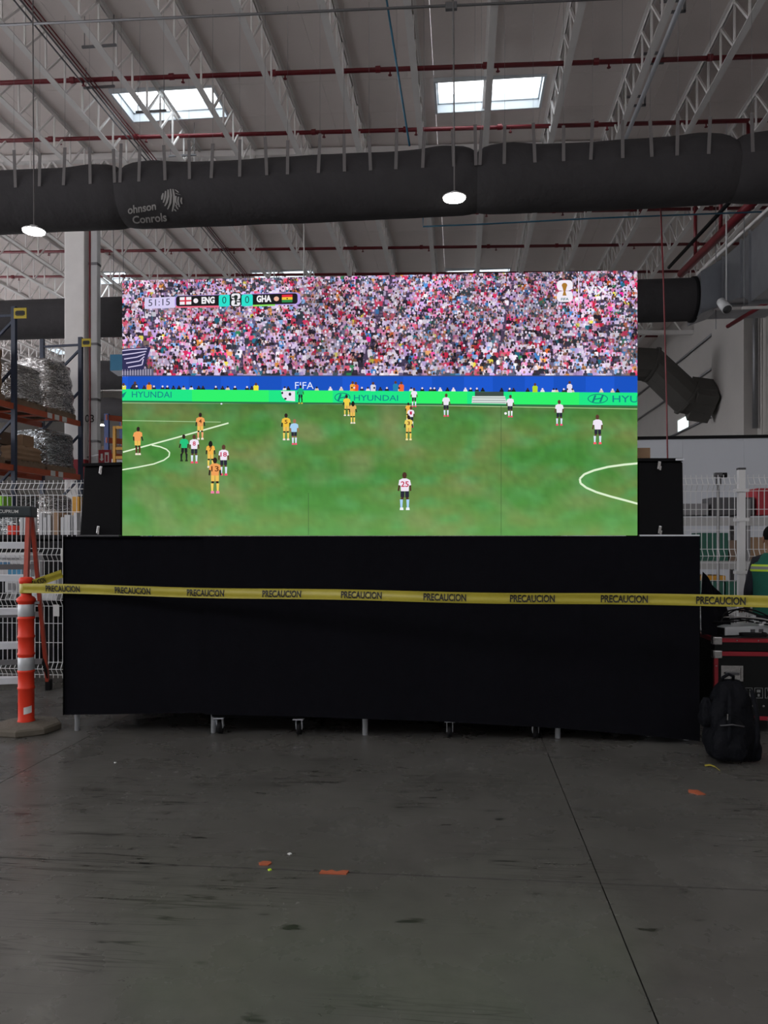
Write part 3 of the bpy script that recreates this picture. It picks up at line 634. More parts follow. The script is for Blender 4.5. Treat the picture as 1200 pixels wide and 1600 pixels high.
ld = [(0.25, 4.45, (1.1, 0.95, 0.82), M_wrap, 'clear-wrapped silvery load on the upper shelf beside the left upright', 0.05),
      (0.74, 4.45, (1.1, 0.9, 1.22), M_wrap, 'tall clear-wrapped load on the upper shelf beside the white column', 0.07),
      (0.74, 3.10, (1.1, 0.95, 0.86), M_wrapd, 'grey wrapped load on the middle shelf beside the column', 0.03),
      (-0.30, 4.45, (1.0, 0.95, 1.05), M_card, 'brown load at the left edge on the upper shelf', 0.03),
      (-0.30, 3.10, (1.0, 0.95, 0.5), M_wrap, 'low pale wrapped load at the left edge on the middle shelf', 0.05),
      (0.25, 3.10, (1.0, 0.9, 0.34), M_card, 'low brown bundle on the middle shelf under the silvery load', 0.04)]
for i, (s, z, d, m, lab, amp) in enumerate(ld):
    c = slot(s, z); pallet(c, rz, 'wooden pallet under the '+lab.replace(' on the', ', on the', 1) if False else ['wooden pallet under the silvery load by the left upright', 'wooden pallet under the tall wrapped load', 'wooden pallet under the grey wrapped load', 'wooden pallet under the brown load at the left edge', 'wooden pallet under the low pale load at the left edge', 'wooden pallet under the low brown bundle'][i])
    lump('wrapped_load', lab, 'pallet load', c+Vector((0, 0, 0.142)), d, rz, m, amp, (0.06*math.sin(i*3), 0.03), i*7.3, None, 0.08 if i in (0, 1) else 0.0)
for i, (s, o_, d, m, lab) in enumerate(((0.12, 0.1, (0.42, 0.4, 0.28), M_cardd, 'dull brown carton standing on the low bundle at left'), (0.33, -0.1, (0.4, 0.38, 0.26), M_card, 'light brown carton standing on the low bundle at right'))):
    c = slot(s, 3.10)+pv*o_; b = MB(); b.cbox((c.x, c.y, c.z+0.142+0.36+d[2]/2), d, 0.008, Matrix.Rotation(rz, 3, 'Z')); tag(b.build('carton', m), lab, 'carton')
# second rack far right of column
q1, q2 = P(167, 845, 24.5), P(215, 845, 25.2)
t = thing('pallet_rack', 'far blue and orange rack between the column and the video wall', 'pallet rack', (q1.x, q1.y, 0))
for q in (q1, q2, q1+Vector((0, 1.1, 0)), q2+Vector((0, 1.1, 0))): b = MB(); b.bb(q.x-0.07, q.x+0.07, q.y-0.05, q.y+0.05, 0, 5.55); b.build('upright', M_blue, t)
for py in (655, 690, 714, 735):
    z = P(180, py, 24.8).z
    for dy in (0, 1.1): b = MB(); b.bar((q1.x, q1.y+dy-0.06, z), (q2.x, q2.y+dy-0.06, z), 0.05, 0.17); b.build('beam', M_orange, t)
# yellow guards
q = P(180, 690, 22.5); k = 22.5/1200
t = thing('yellow_guard', 'yellow tubular guard frame just left of the video wall', 'guard rail', (q.x, q.y, 0))
for x in (-1, 22): b = MB(); b.bb(q.x+x*k-0.04, q.x+x*k+0.04, q.y-0.04, q.y+0.04, 0, q.z+24*k); b.build('post', M_yelg, t)
for z in (q.z+22*k, q.z-11*k, q.z-25*k): b = MB(); b.bb(q.x-k, q.x+22*k, q.y-0.03, q.y+0.03, z-0.04, z+0.04); b.build('rail', M_yelg, t)
for i, (px, py, zz, d, m) in enumerate(((182, 735, 24.9, (1.1, 0.8, 0.34), M_wbox), (184, 705, 25.0, (1.0, 0.8, 0.30), M_cardd))):
    q = P(px, py, zz); zb = P(180, [735, 714][i], 24.8).z+0.085; b = MB(); b.cbox((q.x, q.y+0.3, zb+d[2]/2-0.0), d, 0.01); tag(b.build('carton', m), ['pale carton on the far blue rack low down', 'dull brown carton on the far blue rack'][i], 'carton')

# ================================================================== FENCE
FW = 7.62
post_u = Pw(1158, 800, FW).x
fe = thing('mesh_fence', 'white welded wire mesh fence behind the stage', 'fence', (post_u, FW, 0))
zs = [2.10, 2.035, 1.975, 1.80, 1.60, 1.42, 1.355, 1.29, 1.12, 0.95, 0.885, 0.82, 0.64, 0.44, 0.235, 0.17, 0.105]
offs = {2.035: -0.045, 1.355: -0.045, 0.885: -0.045, 0.17: -0.045}
b = MB(); n = 49; pw_ = 2.5-0.11; x0 = 0.055+0.0
for i in range(n):
    x = 0.06+i*(2.43/(n-1)); pts = [(x, 0, 2.13)]+[(x, offs.get(z, 0), z) for z in zs]+[(x, 0, 0.07)]
    for a, c in zip(pts, pts[1:]): b.bar(a, c, 0.0055, 0.0055, (0, 1, 0))
for z in zs: b.bar((0.05, offs.get(z, 0)-0.004, z), (2.50, offs.get(z, 0)-0.004, z), 0.0055, 0.0055)
pan = b.build('mesh_panel', M_white, fe, local=True); pan.location = (0, 0, 0); tag(pan, kind='stuff')
for k in (-1, -2, -3, -4): tag(inst(pan, fe, (2.55*k, 0, 0), 'mesh_panel'), kind='stuff')
pp = cp = None
for k in range(-4, 2):
    if pp is None:
        a = MB(); a.cbox((0, 0, 1.09), (0.062, 0.062, 2.18), 0.005); pp = a.build('post', M_white, fe, local=True); pp.location = (2.55*k, 0, 0)
        a = MB(); a.cbox((0, 0, 2.185), (0.068, 0.068, 0.02), 0.004); pc = a.build('post_cap', M_dgrey, fe, local=True); pc.location = pp.location
        a = MB(); a.bb(-0.06, 0.06, -0.038, 0.038, -0.015, 0.015); cl = a.build('clamp', M_white, fe, local=True); cl.location = (2.55*k, 0, 1.98)
        a = MB(); a.bb(-0.07, 0.07, -0.07, 0.07, 0, 0.01); bp_ = a.build('base_plate', M_white, fe, local=True); bp_.location = (2.55*k, 0, 0)
    else: inst(pp, fe, (2.55*k, 0, 0), 'post'); inst(pc, fe, (2.55*k, 0, 0), 'post_cap'); inst(bp_, fe, (2.55*k, 0, 0), 'base_plate')
    for z in (1.98, 1.70, 1.2, 0.3):
        if not (z == 1.98 and k == -4): inst(cl, fe, (2.55*k, 0, z), 'clamp')

# goods behind the left fence
def carton(name, label, cat, px0, px1, py0, py1, Z, dep, mat, base=None, bev=0.01):
    a, c = P(px0, py1, Z), P(px1, py0, Z); wx = abs(c.x-a.x); z0 = a.z if base is None else base
    o = MB().cbox(((a.x+c.x)/2, (a.y+c.y)/2+dep/2, (z0+c.z)/2), (wx, dep, c.z-z0), bev).build(name, mat)
    return tag(o, label, cat), (a.x, c.x, min(a.y, c.y)-0.0, z0, c.z)
# dark table unit directly behind the fence
sh = thing('dark_shelf', 'black steel shelf unit behind the left fence', 'shelf', tuple(Pz(20, 1048)))
zt = P(40, 936.5, 9.0).z; xl, xr = P(-60, 936, 9.0).x, P(92, 936, 9.0).x; yy = P(20, 936, 9.0).y
b = MB(); b.bb(xl, xr, yy-0.05, yy+0.55, zt-0.04, zt); b.build('shelf_board', M_dark, sh)
b = MB(); b.bb(xl, xr, yy-0.05, yy+0.55, 0.25, 0.29); b.build('shelf_board', M_dark, sh)
for x in (xl+0.03, xr-0.03):
    for y in (yy, yy+0.5): b = MB(); b.bb(x-0.025, x+0.025, y-0.025, y+0.025, 0, zt-0.04); b.build('leg', M_dark, sh)
b = MB(); b.bb(xl, xr, yy+0.5, yy+0.53, 0.29, zt-0.04); b.build('back_panel', M_dark, sh)
def on_face(parent, ext, rects, mat, name):
    x0, x1, y, z0, z1 = ext; b = MB()
    for (a, c, d, e) in rects: b.bb(x0+(x1-x0)*a, x0+(x1-x0)*c, y-0.006, y-0.002, z0+(z1-z0)*d, z0+(z1-z0)*e)
    return b.build(name, mat, parent)
o, e = carton('white_carton', 'white carton printed with a small picture and dark symbols behind the ladder', 'carton', 5, 90, 901, 936, 8.95, 0.42, M_wbox, zt)
on_face(o, e, ((0.10, 0.23, 0.42, 0.72),), M_cond, 'printed_picture'); on_face(o, e, ((0.03, 0.085, 0.08, 0.32), (0.105, 0.16, 0.08, 0.32), (0.26, 0.31, 0.08, 0.32)), M_ink, 'handling_symbols')
o2, e2 = carton('white_carton', 'white carton with a blue printed picture stacked behind the ladder', 'carton', -25, 40, 864, 900.6, 8.95, 0.40, M_wbox, e[4])
on_face(o2, e2, ((0.35, 0.66, 0.35, 0.62),), pm('blue_print', (0.04, 0.14, 0.27, 1), 0.5), 'printed_picture'); on_face(o2, e2, ((0.62, 0.98, 0.10, 0.36),), M_sblue, 'printed_band'); on_face(o2, e2, ((0.42, 0.90, 0.74, 0.80), (0.68, 0.92, 0.5, 0.55)), M_cond, 'printed_lettering')
# work table with a row of white binders
tb = thing('dark_table', 'dark table carrying a row of white boxes behind the left fence', 'table', tuple(Pz(70, 1015)))
Zt = 10.3; zt2 = P(90, 836, Zt).z; xl, xr = P(-60, 836, Zt).x, P(150, 836, Zt).x; yy = P(60, 836, Zt).y
b = MB(); b.bb(xl, xr, yy-0.12, yy+0.8, zt2-0.05, zt2); b.build('table_top', M_dark, tb)
for x in (xl+0.05, xr-0.05):
    for y in (yy-0.05, yy+0.7): b = MB(); b.bb(x-0.03, x+0.03, y-0.03, y+0.03, 0, zt2-0.05); b.build('leg', M_dark, tb)
b = MB(); b.bb(xl, xr, yy+0.66, yy+0.69, 0, zt2-0.05); b.build('modesty_panel', M_dark, tb)
pos = [30, 37, 62, 69, 76, 87, 98, 106, 119]; 
for i, px in enumerate(pos):
    h = 0.24+0.03*((i*7) % 3); wx = 0.045 if i not in (5, 7) else 0.08; q = P(px, 836, Zt)
    o = MB().cbox((q.x, yy+0.15, zt2+h/2), (wx, 0.26, h), 0.004).build('binder', M_wbox if i != 5 else M_card)
    tag(o, 'upright white box in the row on the dark table behind the fence' if i != 5 else 'upright brown box in the row of white boxes on the dark table', 'box', 'row of upright boxes on the dark table')
lump('orange_tub', 'orange-red plastic tub on the dark table at the left edge', 'tub', Vector((P(11, 836, Zt).x, yy+0.15, zt2)), (0.13, 0.2, 0.13), 0, M_delin, 0.004, flat=True)
lump('wrapped_bundle', 'shiny wrapped bundle on the table behind the ladder top', 'bundle', Vector((P(72, 836, 11.0).x, yy+0.50, zt2)), (0.46, 0.2, 0.36), 0, M_wrap, 0.04, seed=3)
lump('wrapped_bundle', 'greyish wrapped bundle at the left edge behind the ladder top', 'bundle', Vector((P(20, 836, 11.0).x, yy+0.50, zt2)), (0.38, 0.2, 0.30), 0, M_wrapd, 0.03, seed=9)
o, e = carton('lime_box', 'lime green box at the left edge behind the fence', 'box', -14, 3.5, 775, 792, 12.5, 0.3, pm('lime_paint', (0.22, 0.55, 0.03, 1), 0.5), P(0, 800, 12.5).z-0.02)
# lower rack loads, floor level, seen through the fence
for i, (s, z, d, m, lab) in enumerate(((0.2, 1.65, (1.0, 0.95, 0.85), M_wrapd, 'grey wrapped load on the lower shelf seen over the fence'), (0.72, 1.65, (1.0, 0.95, 0.9), M_wrap, 'silvery wrapped load on the lower shelf near the column'), (0.25, 0.02, (1.0, 0.95, 1.2), M_cardd, 'dull brown load on the floor under the rack'), (0.75, 0.02, (1.0, 0.95, 1.2), M_wrapd, 'grey wrapped load on the floor under the rack'), (-0.3, 1.65, (1.0, 0.95, 0.9), M_cardd, 'brown load at the left edge on the lower shelf'))):
    c = R1+dv*L_*s+pv*RD*0.5; lump('wrapped_load', lab, 'pallet load', Vector((c.x, c.y, z+(0.066 if z > 1 else 0.0))), d, rz, m, 0.04, seed=20+i)
o, e = carton('yellow_box', 'yellow-orange carton standing behind the left black case', 'carton', 112, 124, 776, 836, 10.85, 0.2, M_yelg, zt2)
def backing_block(label, px0, px1, py0, Z, mat):
    a, c = Pz(px0, HY+EYE*FPX/Z), P(px1, py0, Z); b = MB(); b.cbox(((a.x+c.x)/2, a.y+0.2, c.z/2), (abs(c.x-a.x), 0.35, c.z), 0.03); return tag(b.build('dark_backing', mat), label, 'backing')
backing_block('black crate added for the dark behind the fence left of the stage', -60, 175, 846, 9.78, M_dark)  # black block added in place of the shade behind the fence

# ================================================================== RIGHT BACKGROUND
a, c = P(880, 686, 15.2), P(1260, 680.5, 14.7)
t = thing('white_partition', 'white board partition with a black top rail behind the right fence', 'partition', (a.x, a.y, 0))
n = 4
for i in range(n):
    p, q = a.lerp(c, i/n), a.lerp(c, (i+1)/n); d = (q-p)*0.001
    b = MB(); b.add([(p.x+d.x, p.y, 0), (q.x-d.x, q.y, 0), (q.x-d.x, q.y, 3.49), (p.x+d.x, p.y, 3.49), (p.x+d.x, p.y+0.05, 0), (q.x-d.x, q.y+0.05, 0), (q.x-d.x, q.y+0.05, 3.49), (p.x+d.x, p.y+0.05, 3.49)], [(0, 1, 2, 3), (7, 6, 5, 4), (0, 4, 5, 1), (1, 5, 6, 2), (2, 6, 7, 3), (3, 7, 4, 0)]); b.build('panel', M_part, t)
b = MB(); b.bar((a.x, a.y+0.02, 3.51), (c.x, c.y+0.02, 3.51), 0.09, 0.06); b.build('top_rail', M_dark, t)
# shelving unit with green totes
Zs = 10.2
sh = thing('white_shelving', 'white shelving unit with green totes behind the right fence', 'shelf', tuple(Pz(1120, 1021)))
xl, xr = P(1040, 815, Zs).x, P(1290, 815, Zs).x; yl = P(1100, 815, Zs).y
zA, zB_, zC = P(1100, 815, Zs).z, P(1100, 883, Zs).z, P(1100, 955, Zs).z
for z in (zA, zB_, zC):
    b = MB(); b.bb(xl, xr, yl, yl+0.03, z-0.055, z+0.055); b.build('shelf_beam', pm('dull_white_paint', (0.36, 0.36, 0.36, 1), 0.6), sh)
    b = MB(); b.bb(xl, xr, yl+0.03, yl+0.7, z, z+0.03); b.build('shelf_board', M_cond, sh)
for px in (1045, 1168, 1285):
    x = P(px, 815, Zs).x
    for y in (yl+0.05, yl+0.66): b = MB(); b.bb(x-0.025, x+0.025, y-0.025, y+0.025, 0, zA+0.30); b.build('upright', M_cond, sh)
def shelf_item(name, label, cat, px0, px1, h, z, mat, dep=0.4, dy=0.08):
    x0, x1 = P(px0, 850, Zs).x, P(px1, 850, Zs).x
    o = MB().cbox(((x0+x1)/2, yl+dy+dep/2, z+0.03+h/2), (abs(x1-x0), dep, h), 0.01).build(name, mat); return tag(o, label, cat)
shelf_item('green_tote', 'dark green tote on the middle shelf beside the fence post', 'tote', 1097, 1140, 0.40, zB_, M_green)
shelf_item('green_tote', 'dark green tote on the lower shelf below the yellow box', 'tote', 1098, 1134, 0.36, zC, M_green)
shelf_item('green_tote', 'dark green tote on the lower shelf behind the fence post', 'tote', 1136, 1175, 0.36, zC, M_green)
shelf_item('carton', 'brown carton on the middle shelf behind the fence post', 'carton', 1142, 1166, 0.30, zB_, M_cardd)
shelf_item('carton', 'brown carton on the middle shelf near the person', 'carton', 1172, 1205, 0.34, zB_, M_card)
shelf_item('carton', 'pale carton on the middle shelf behind the right black case', 'carton', 1062, 1094, 0.32, zB_, M_cardd)
o = shelf_item('yellow_bin', 'yellow bin on the lower shelf behind the fence', 'bin', 1098, 1136, 0.07, zC+0.37, M_yelg)
shelf_item('grey_box', 'long grey box on the top shelf left of the fence post', 'box', 1070, 1110, 0.16, zA+0.055, M_cond)
shelf_item('grey_box', 'long grey box on the top shelf right of the fence post', 'box', 1114, 1180, 0.24, zA+0.055, M_dgrey)
shelf_item('red_box', 'red box on the top shelf near the right edge', 'box', 1183, 1206, 0.36, zA+0.055, M_sred)
# camera on a white post
q = P(1122, 745, 9.3)
t = thing('camera_stand', 'small black camera on a white post behind the fence', 'camera', (q.x, q.y, 0))
b = MB(); b.cyl((q.x, q.y, 0.0), (q.x, q.y, q.z-0.10), 0.018, 10); b.build('post', M_cond, t, True)
b = MB(); b.cyl((q.x-0.02, q.y, q.z-0.10), (q.x-0.02, q.y, q.z), 0.010, 6).cyl((q.x+0.03, q.y, q.z-0.10), (q.x+0.03, q.y, q.z), 0.010, 6); b.build('bracket', M_dgrey, t)
b = MB(); b.cbox((q.x, q.y, q.z+0.025), (0.09, 0.06, 0.05), 0.008); b.build('camera_body', M_dgrey, t)
b = MB(); b.cyl((q.x+0.04, q.y, q.z+0.02), (q.x+0.10, q.y-0.01, q.z+0.02), 0.03, 12); b.build('lens', M_dark, t, True)
b = MB(); b.bb(q.x-0.12, q.x+0.12, q.y-0.12, q.y+0.12, 0, 0.012); b.build('foot_plate', M_white, t)
# pipes on the right wall
for i, (px, r, m) in enumerate(((1168, 0.05, M_wall), (1180, 0.09, M_cond), (1190, 0.04, M_wall))):
    q = Pu(px, 600, RW-0.15); line_thing('wall_pipe', ['pale pipe beside the wall pilaster at right', 'grey downpipe running down the right wall', 'thin pale pipe nearest the right edge on the wall'][i], 'pipe', [(q.x, q.y, 0 if i != 1 else P(1180, 665, 24).z), (q.x, q.y, 10.5)], r, m, n=8)
for i, z in enumerate((6.2, 8.0, 9.3)): line_thing('wall_rail', ['lowest grey rail along the right wall', 'middle grey rail along the right wall', 'highest grey rail along the right wall'][i], 'rail', [(RW-0.06, 30, z), (RW-0.06, 46, z)], 0.05, M_cond, 'rails along the right wall')

# ================================================================== STAGE, DRAPE, CASES
SL, SR = c2b((99-CX)/FPX*5.94, 5.94, 0), c2b((1093-CX)/FPX*5.64, 5.64, 0)
sd = (SR-SL); SWID = sd.length; sd.normalize(); sn = Vector((sd.y, -sd.x, 0))       # sn points to the viewer
SRZ = math.atan2(sd.y, sd.x)
ZTOP = EYE+7/FPX*5.8
def SG(x, y, z): return SL+sd*x-sn*y+Vector((0, 0, z))      # stage frame: x along the front, y back, z up
ROT = Matrix.Rotation(SRZ, 3, 'Z')
st = thing('stage_platform', 'raised steel stage hidden behind black cloth', 'stage', tuple(SL), SRZ)
DEP = 1.35
for i in range(4):
    a, c = SWID*i/4, SWID*(i+1)/4; MB().bb(a+0.004, c-0.004, 0.05, DEP, ZTOP-0.06, ZTOP-0.012).build('deck_board', M_blackbox, st, local=True)
MB().bb(0.03, SWID-0.03, 0.08, 0.12, ZTOP-0.14, ZTOP-0.06).bb(0.03, SWID-0.03, DEP-0.06, DEP-0.02, ZTOP-0.14, ZTOP-0.06).build('frame', M_cond, st, local=True)
for x in (0.045, 1.14, 2.33, 3.80, SWID-0.05):
    for y in (0.14, DEP-0.05):
        MB().cyl((x, y, 0), (x, y, ZTOP-0.07), 0.021, 10).build('leg', M_alu, st, True, local=True)
# black cloth: two overlapping front widths, sides, top
dr = thing('black_drape', 'black cloth draped over the front and sides of the stage', 'drape', tuple(SL), SRZ)
XS = 1.125
def hem(x):
    if x < XS: return 0.150+0.035*(x/XS)
    k = (x-XS)/(SWID-XS); return 0.175-0.035*k-0.11*k**3
def front(xa, xb, y0, seed, nfold):
    b = MB()
    def fn(i, j):
        x = xa+(xb-xa)*i; z = hem(x)+(ZTOP-hem(x))*j
        fold = 0.006*math.sin(x*nfold+seed)*(0.4+0.6*(1-j)) + 0.010*noise.noise(Vector((x*2.2, z*1.1, seed))) + 0.005*noise.noise(Vector((x*9, z*2, seed)))
        tail = 0.0
        if x > SWID-0.9: fold += 0.010*math.sin((z*1.4+x*0.5)*9)*math.exp(-((z-1.0)/0.3)**2)
        return (x, y0+fold, z)
    b.grid(fn, int((xb-xa)/0.035), 40); return b
front(0.0, XS+0.05, 0.012, 1.0, 9).build('front_cloth', M_black, dr, True, local=True)
front(XS-0.02, SWID, -0.010, 4.0, 6).build('front_cloth', M_black, dr, True, local=True)
for x, s in ((-0.004, 1), (SWID+0.004, -1)):
    b = MB(); b.grid(lambda i, j: (x+0.01*math.sin(i*14)*(1-j), 0.0+DEP*i, (0.15 if s > 0 else 0.04)+(ZTOP-(0.15 if s > 0 else 0.04))*j), 30, 20); b.build('side_cloth', M_black, dr, True, local=True)
b = MB(); b.grid(lambda i, j: (SWID*i, -0.012+(DEP+0.01)*j, ZTOP-0.008+0.003*noise.noise(Vector((i*20, j*6, 0)))), 60, 12); b.build('top_cloth', M_black, dr, True, local=True)
b = MB(); b.grid(lambda i, j: (SWID*i, DEP+0.01, 0.02+(ZTOP-0.03)*j), 10, 4); b.build('back_cloth', M_black, dr, True, local=True)
# loose cloth end at the right, hanging over the equipment
b = MB()
A_, B_, C_, D_ = P(1098, 893, 6.25), P(1129, 932, 6.35), P(1146, 992, 6.3), P(1096, 992, 6.1)
b.grid(lambda i, j: (D_.lerp(C_, i)).lerp(A_.lerp(B_, i), j)+Vector((0, 0.03*math.sin(i*9+j*3), 0)), 14, 14); b.build('loose_end', M_black, dr, True)
# wheeled cases under the stage
def caster(par, x, y, z):
    c = MB().bb(x-0.04, x+0.04, y-0.04, y+0.04, z-0.008, z).bar((x-0.022, y+0.01, z-0.008), (x-0.022, y+0.03, z-0.085), 0.004, 0.045, (0, 1, 0)).bar((x+0.022, y+0.01, z-0.008), (x+0.022, y+0.03, z-0.085), 0.004, 0.045, (0, 1, 0)).build('caster', M_alu, par, local=True)
    MB().cyl((x-0.017, y+0.03, 0.05), (x+0.017, y+0.03, 0.05), 0.05, 18).build('wheel', M_dark, c, True, local=True)
    return c
def P_stage_x(px): # x along the stage front of a pixel column, slightly behind the cloth
    d = ray(px, HY); den = d.x*sn.x+d.y*sn.y; o0 = SL-sn*0.25; tt = (o0.x*sn.x+o0.y*sn.y)/den; q = Vector((d.x*tt, d.y*tt, 0)); return (q-SL).dot(sd)
for i, (pa, pb) in enumerate(((340, 484), (690, 845))):
    xa, xb = P_stage_x(pa), P_stage_x(pb); o = SG((xa+xb)/2, 0.06, 0); wd = xb-xa
    t = thing('storage_trunk', ['black wheeled trunk under the left part of the stage', 'black wheeled trunk under the right part of the stage'][i], 'trunk', tuple(o), SRZ, 'wheeled trunks under the stage')
    MB().cbox((0, 0.36, 0.135+0.42), (wd, 0.72, 0.84), 0.02).build('body', M_blackbox, t, local=True)
    for x in (-wd/2+0.06, wd/2-0.06):
        for y in (0.03, 0.64): caster(t, x, y, 0.135)
# black cases flanking the screen
def side_case(label, pts, Zl, Zr, tagx, rail):
    (x0, y0), (x1, y1), (x2, y2), (x3, y3) = pts     # TL TR BR BL in pixels
    zb = ZTOP
    def at(px, py, Z): q = P(px, py, Z); return q
    f = [at(x3, y3, Zl), at(x2, y2, Zr), at(x1, y1, Zr), at(x0, y0, Zl)]; f[0].z = f[1].z = zb
    bk = [q-sn*0.40 for q in f]
    t = thing('black_case', label, 'case', tuple((f[0]+f[1])/2))
    b = MB(); b.add(f+bk, [(0, 1, 2, 3), (7, 6, 5, 4), (0, 4, 5, 1), (1, 5, 6, 2), (2, 6, 7, 3), (3, 7, 4, 0)]); o = b.build('body', M_blackbox, t)
    bv = o.modifiers.new('bevel', 'BEVEL'); bv.width = 0.012; bv.segments = 2
    for (px, py) in tagx:
        c = at(px, py, (Zl+Zr)/2)+sn*0.03; ht = Matrix.Rotation(0.15, 3, 'Y')
        b = MB(); b.cbox(c, (0.022, 0.012, 0.06), 0.004, ht); b.box(c+Vector((0.006, -0.008, -0.02)), (0.014, 0.01, 0.03), ht); b.build('latch', M_chrome, t)
    a, c = f[3]+Vector((0, 0, 0.012)), f[2]+Vector((0, 0, 0.012)); b = MB(); b.bar(a-sn*0.1, c-sn*0.1, 0.24, 0.022); b.build('lid_edge', M_blackbox, t)
    if rail: b = MB(); b.bar(c-sd*0.06+sn*0.026, c+sn*0.026, 0.012, 0.014); b.build('edge_trim', M_alu, t)
    b = MB(); b.bar(f[0]+sn*0.02+Vector((0, 0, 0.006)), f[1]+sn*0.02+sd*(0.10 if rail else 0)+Vector((0, 0, 0.006)), 0.05, 0.012); b.build('base_strip', M_alu if rail else M_dgrey, t)
    return t
side_case('black case with two latches standing left of the video wall', ((131, 729), (191, 727), (189.5, 836), (124, 836)), 6.05, 6.02, ((160, 735), (156, 828)), False)
side_case('black case with two latches standing right of the video wall', ((997.5, 721), (1067, 721), (1069, 836), (998, 836)), 5.80, 5.76, ((1028, 728), (1029, 828)), True)
q = P(1009, 720, 5.95); b = MB(); b.cbox((q.x-0.02, q.y+0.12, q.z+0.02+0.045), (0.13, 0.14, 0.085), 0.004, ROT); tag(b.build('cardboard_box', M_card), 'small brown cardboard box on top of the right black case', 'carton')

# ================================================================== VIDEO WALL
ZL, ZR = 6.02, 5.79
VL, VR = c2b((191-CX)/FPX*ZL, ZL, ZTOP+0.006), c2b((996-CX)/FPX*ZR, ZR, ZTOP+0.006)
vd = VR-VL; vd.z = 0; VW = vd.length; vd.normalize(); vn = Vector((vd.y, -vd.x, 0)); VRZ = math.atan2(vd.y, vd.x); VH = 2.0
vw = thing('video_wall', 'large LED video wall showing a football match on the stage', 'video screen', tuple(VL), VRZ)
cw, ch = VW/8, VH/4
proto = None
for i in range(8):
    for j in range(4):
        if proto is None:
            proto = MB().cbox((cw/2, 0.045, ch/2), (cw-0.001, 0.08, ch-0.001), 0.002).build('led_panel', M_blackbox, vw, local=True)
        else: inst(proto, vw, (cw*i, 0, ch*j), 'led_panel')
for x in (0.5, 1.5, 2.5, 3.5): MB().bb(x-0.03, x+0.03, 0.088, 0.15, 0, VH).build('support_post', M_cond, vw, local=True)
def screen_pt(px, py, layer):
    d = ray(px, py); den = d.x*vn.x+d.y*vn.y; tt = (VL.x*vn.x+VL.y*vn.y)/den
    q = CAMP+d*tt; r = q-VL; return (r.x*vd.x+r.y*vd.y, 0.001-0.0005*layer, r.z)
class Pic:
    def __init__(s): s.v = []; s.f = []; s.c = []
    def poly(s, pts, col, L, cols=None):
        c = col if not isinstance(col, str) else S(col)[:3]
        n = len(s.v); q = [screen_pt(x, y, L) for x, y in pts]
        s.v += [(min(VW, max(0, a)), b_, min(VH, max(0, h))) for a, b_, h in q]; s.f.append(tuple(range(n, n+len(pts))))
        s.c += [tuple(k)+(1,) for k in cols] if cols else [tuple(c)+(1,)]*len(pts)
    def rect(s, x0, y0, x1, y1, col, L): s.poly([(x0, y0), (x1, y0), (x1, y1), (x0, y1)], col, L)
    def ell(s, cx, cy, rx, ry, col, L, n=10, ph=0.0): s.poly([(cx+rx*math.cos(k*2*math.pi/n+ph), cy+ry*math.sin(k*2*math.pi/n+ph)) for k in range(n)], col, L)
    def line(s, pts, wd, col, L):
        for (x0, y0), (x1, y1) in zip(pts, pts[1:]):
            dx, dy = x1-x0, y1-y0; l = math.hypot(dx, dy) or 1; nx, ny = -dy/l*wd/2, dx/l*wd/2
            s.poly([(x0+nx, y0+ny), (x1+nx, y1+ny), (x1-nx, y1-ny), (x0-nx, y0-ny)], col, L)
    def rrect(s, q, col, L, r=0.2):   # rounded quad
        pts = []
        (x0, y0), (x1, y1), (x2, y2), (x3, y3) = q; wdt = abs(x1-x0); hgt = abs(y3-y0); ra, rb = r*hgt/wdt, r
        for (a, b_, a0) in ((1-ra, rb, -90), (1-ra, 1-rb, 0), (ra, 1-rb, 90), (ra, rb, 180)):
            for k in range(4):
                an = math.radians(a0+k*30); pts.append(quad_map(q, a+ra*math.cos(an), 1-(b_+rb*math.sin(an))))
        s.poly(pts, col, L)
    def text(s, t, q, col, L, bold=0.0, clip=None, shear=0.0):
        v, f = text_geo(t, bold, shear); c = S(col)[:3]; n = len(s.v); pts = [quad_map(q, *p) for p in v]
        if clip: pts = [(min(x, clip), y) for x, y in pts]
        qq = [screen_pt(x, y, L) for x, y in pts]; s.v += [(min(VW, max(0, a)), b_, min(VH, max(0, h))) for a, b_, h in qq]
        s.f += [tuple(n+i for i in k) for k in f]; s.c += [tuple(c)+(1,)]*len(v)
pic = Pic()
# ---- pitch
nx, ny = 150, 40
turf = np.zeros((ny+1, nx+1, 3))
GA, GB, GC, GD = np.array([72, 140, 58]), np.array([116, 140, 72]), np.array([86, 160, 88]), np.array([152, 152, 108])
def lin(c): c = np.asarray(c, float)/255; return np.where(c <= 0.04045, c/12.92, ((c+0.055)/1.055)**2.4)
def tcol(x, y):
    n1 = noise.noise(Vector((x*0.011, y*0.03, 0.3))); n2 = noise.noise(Vector((x*0.03+y*0.012, y*0.05, 4.0))); n3 = noise.noise(Vector((x*0.1, y*0.1, 9.0)))
    band = math.sin((x-600-(x-600)*(845-y)/700.0)/46.0)                   # mown stripes
    c = GA + (GB-GA)*np.clip(0.45+0.9*n1+0.25*band, 0, 1)
    c = c + (GC-c)*np.clip(0.15+1.1*n2, 0, 0.8); c = c+(GD-c)*np.clip(0.02+0.9*noise.noise(Vector((x*0.018-y*0.01, y*0.02, 17))), 0, 0.5)
    c = c*(0.93+0.10*n3) + np.array([0, 0, 0])
    far = np.clip((660-y)/30.0, 0, 1); c = c*(1-0.12*far)
    near = np.clip((y-740)/95.0, 0, 1); c = c + (np.array([126, 180, 100])-c)*0.40*near
    return lin(np.clip(c, 0, 255))
xs = np.linspace(186, 1000, nx+1); ys = np.linspace(622, 840, ny+1)
tc_ = [[tcol(x, y) for x in xs] for y in ys]
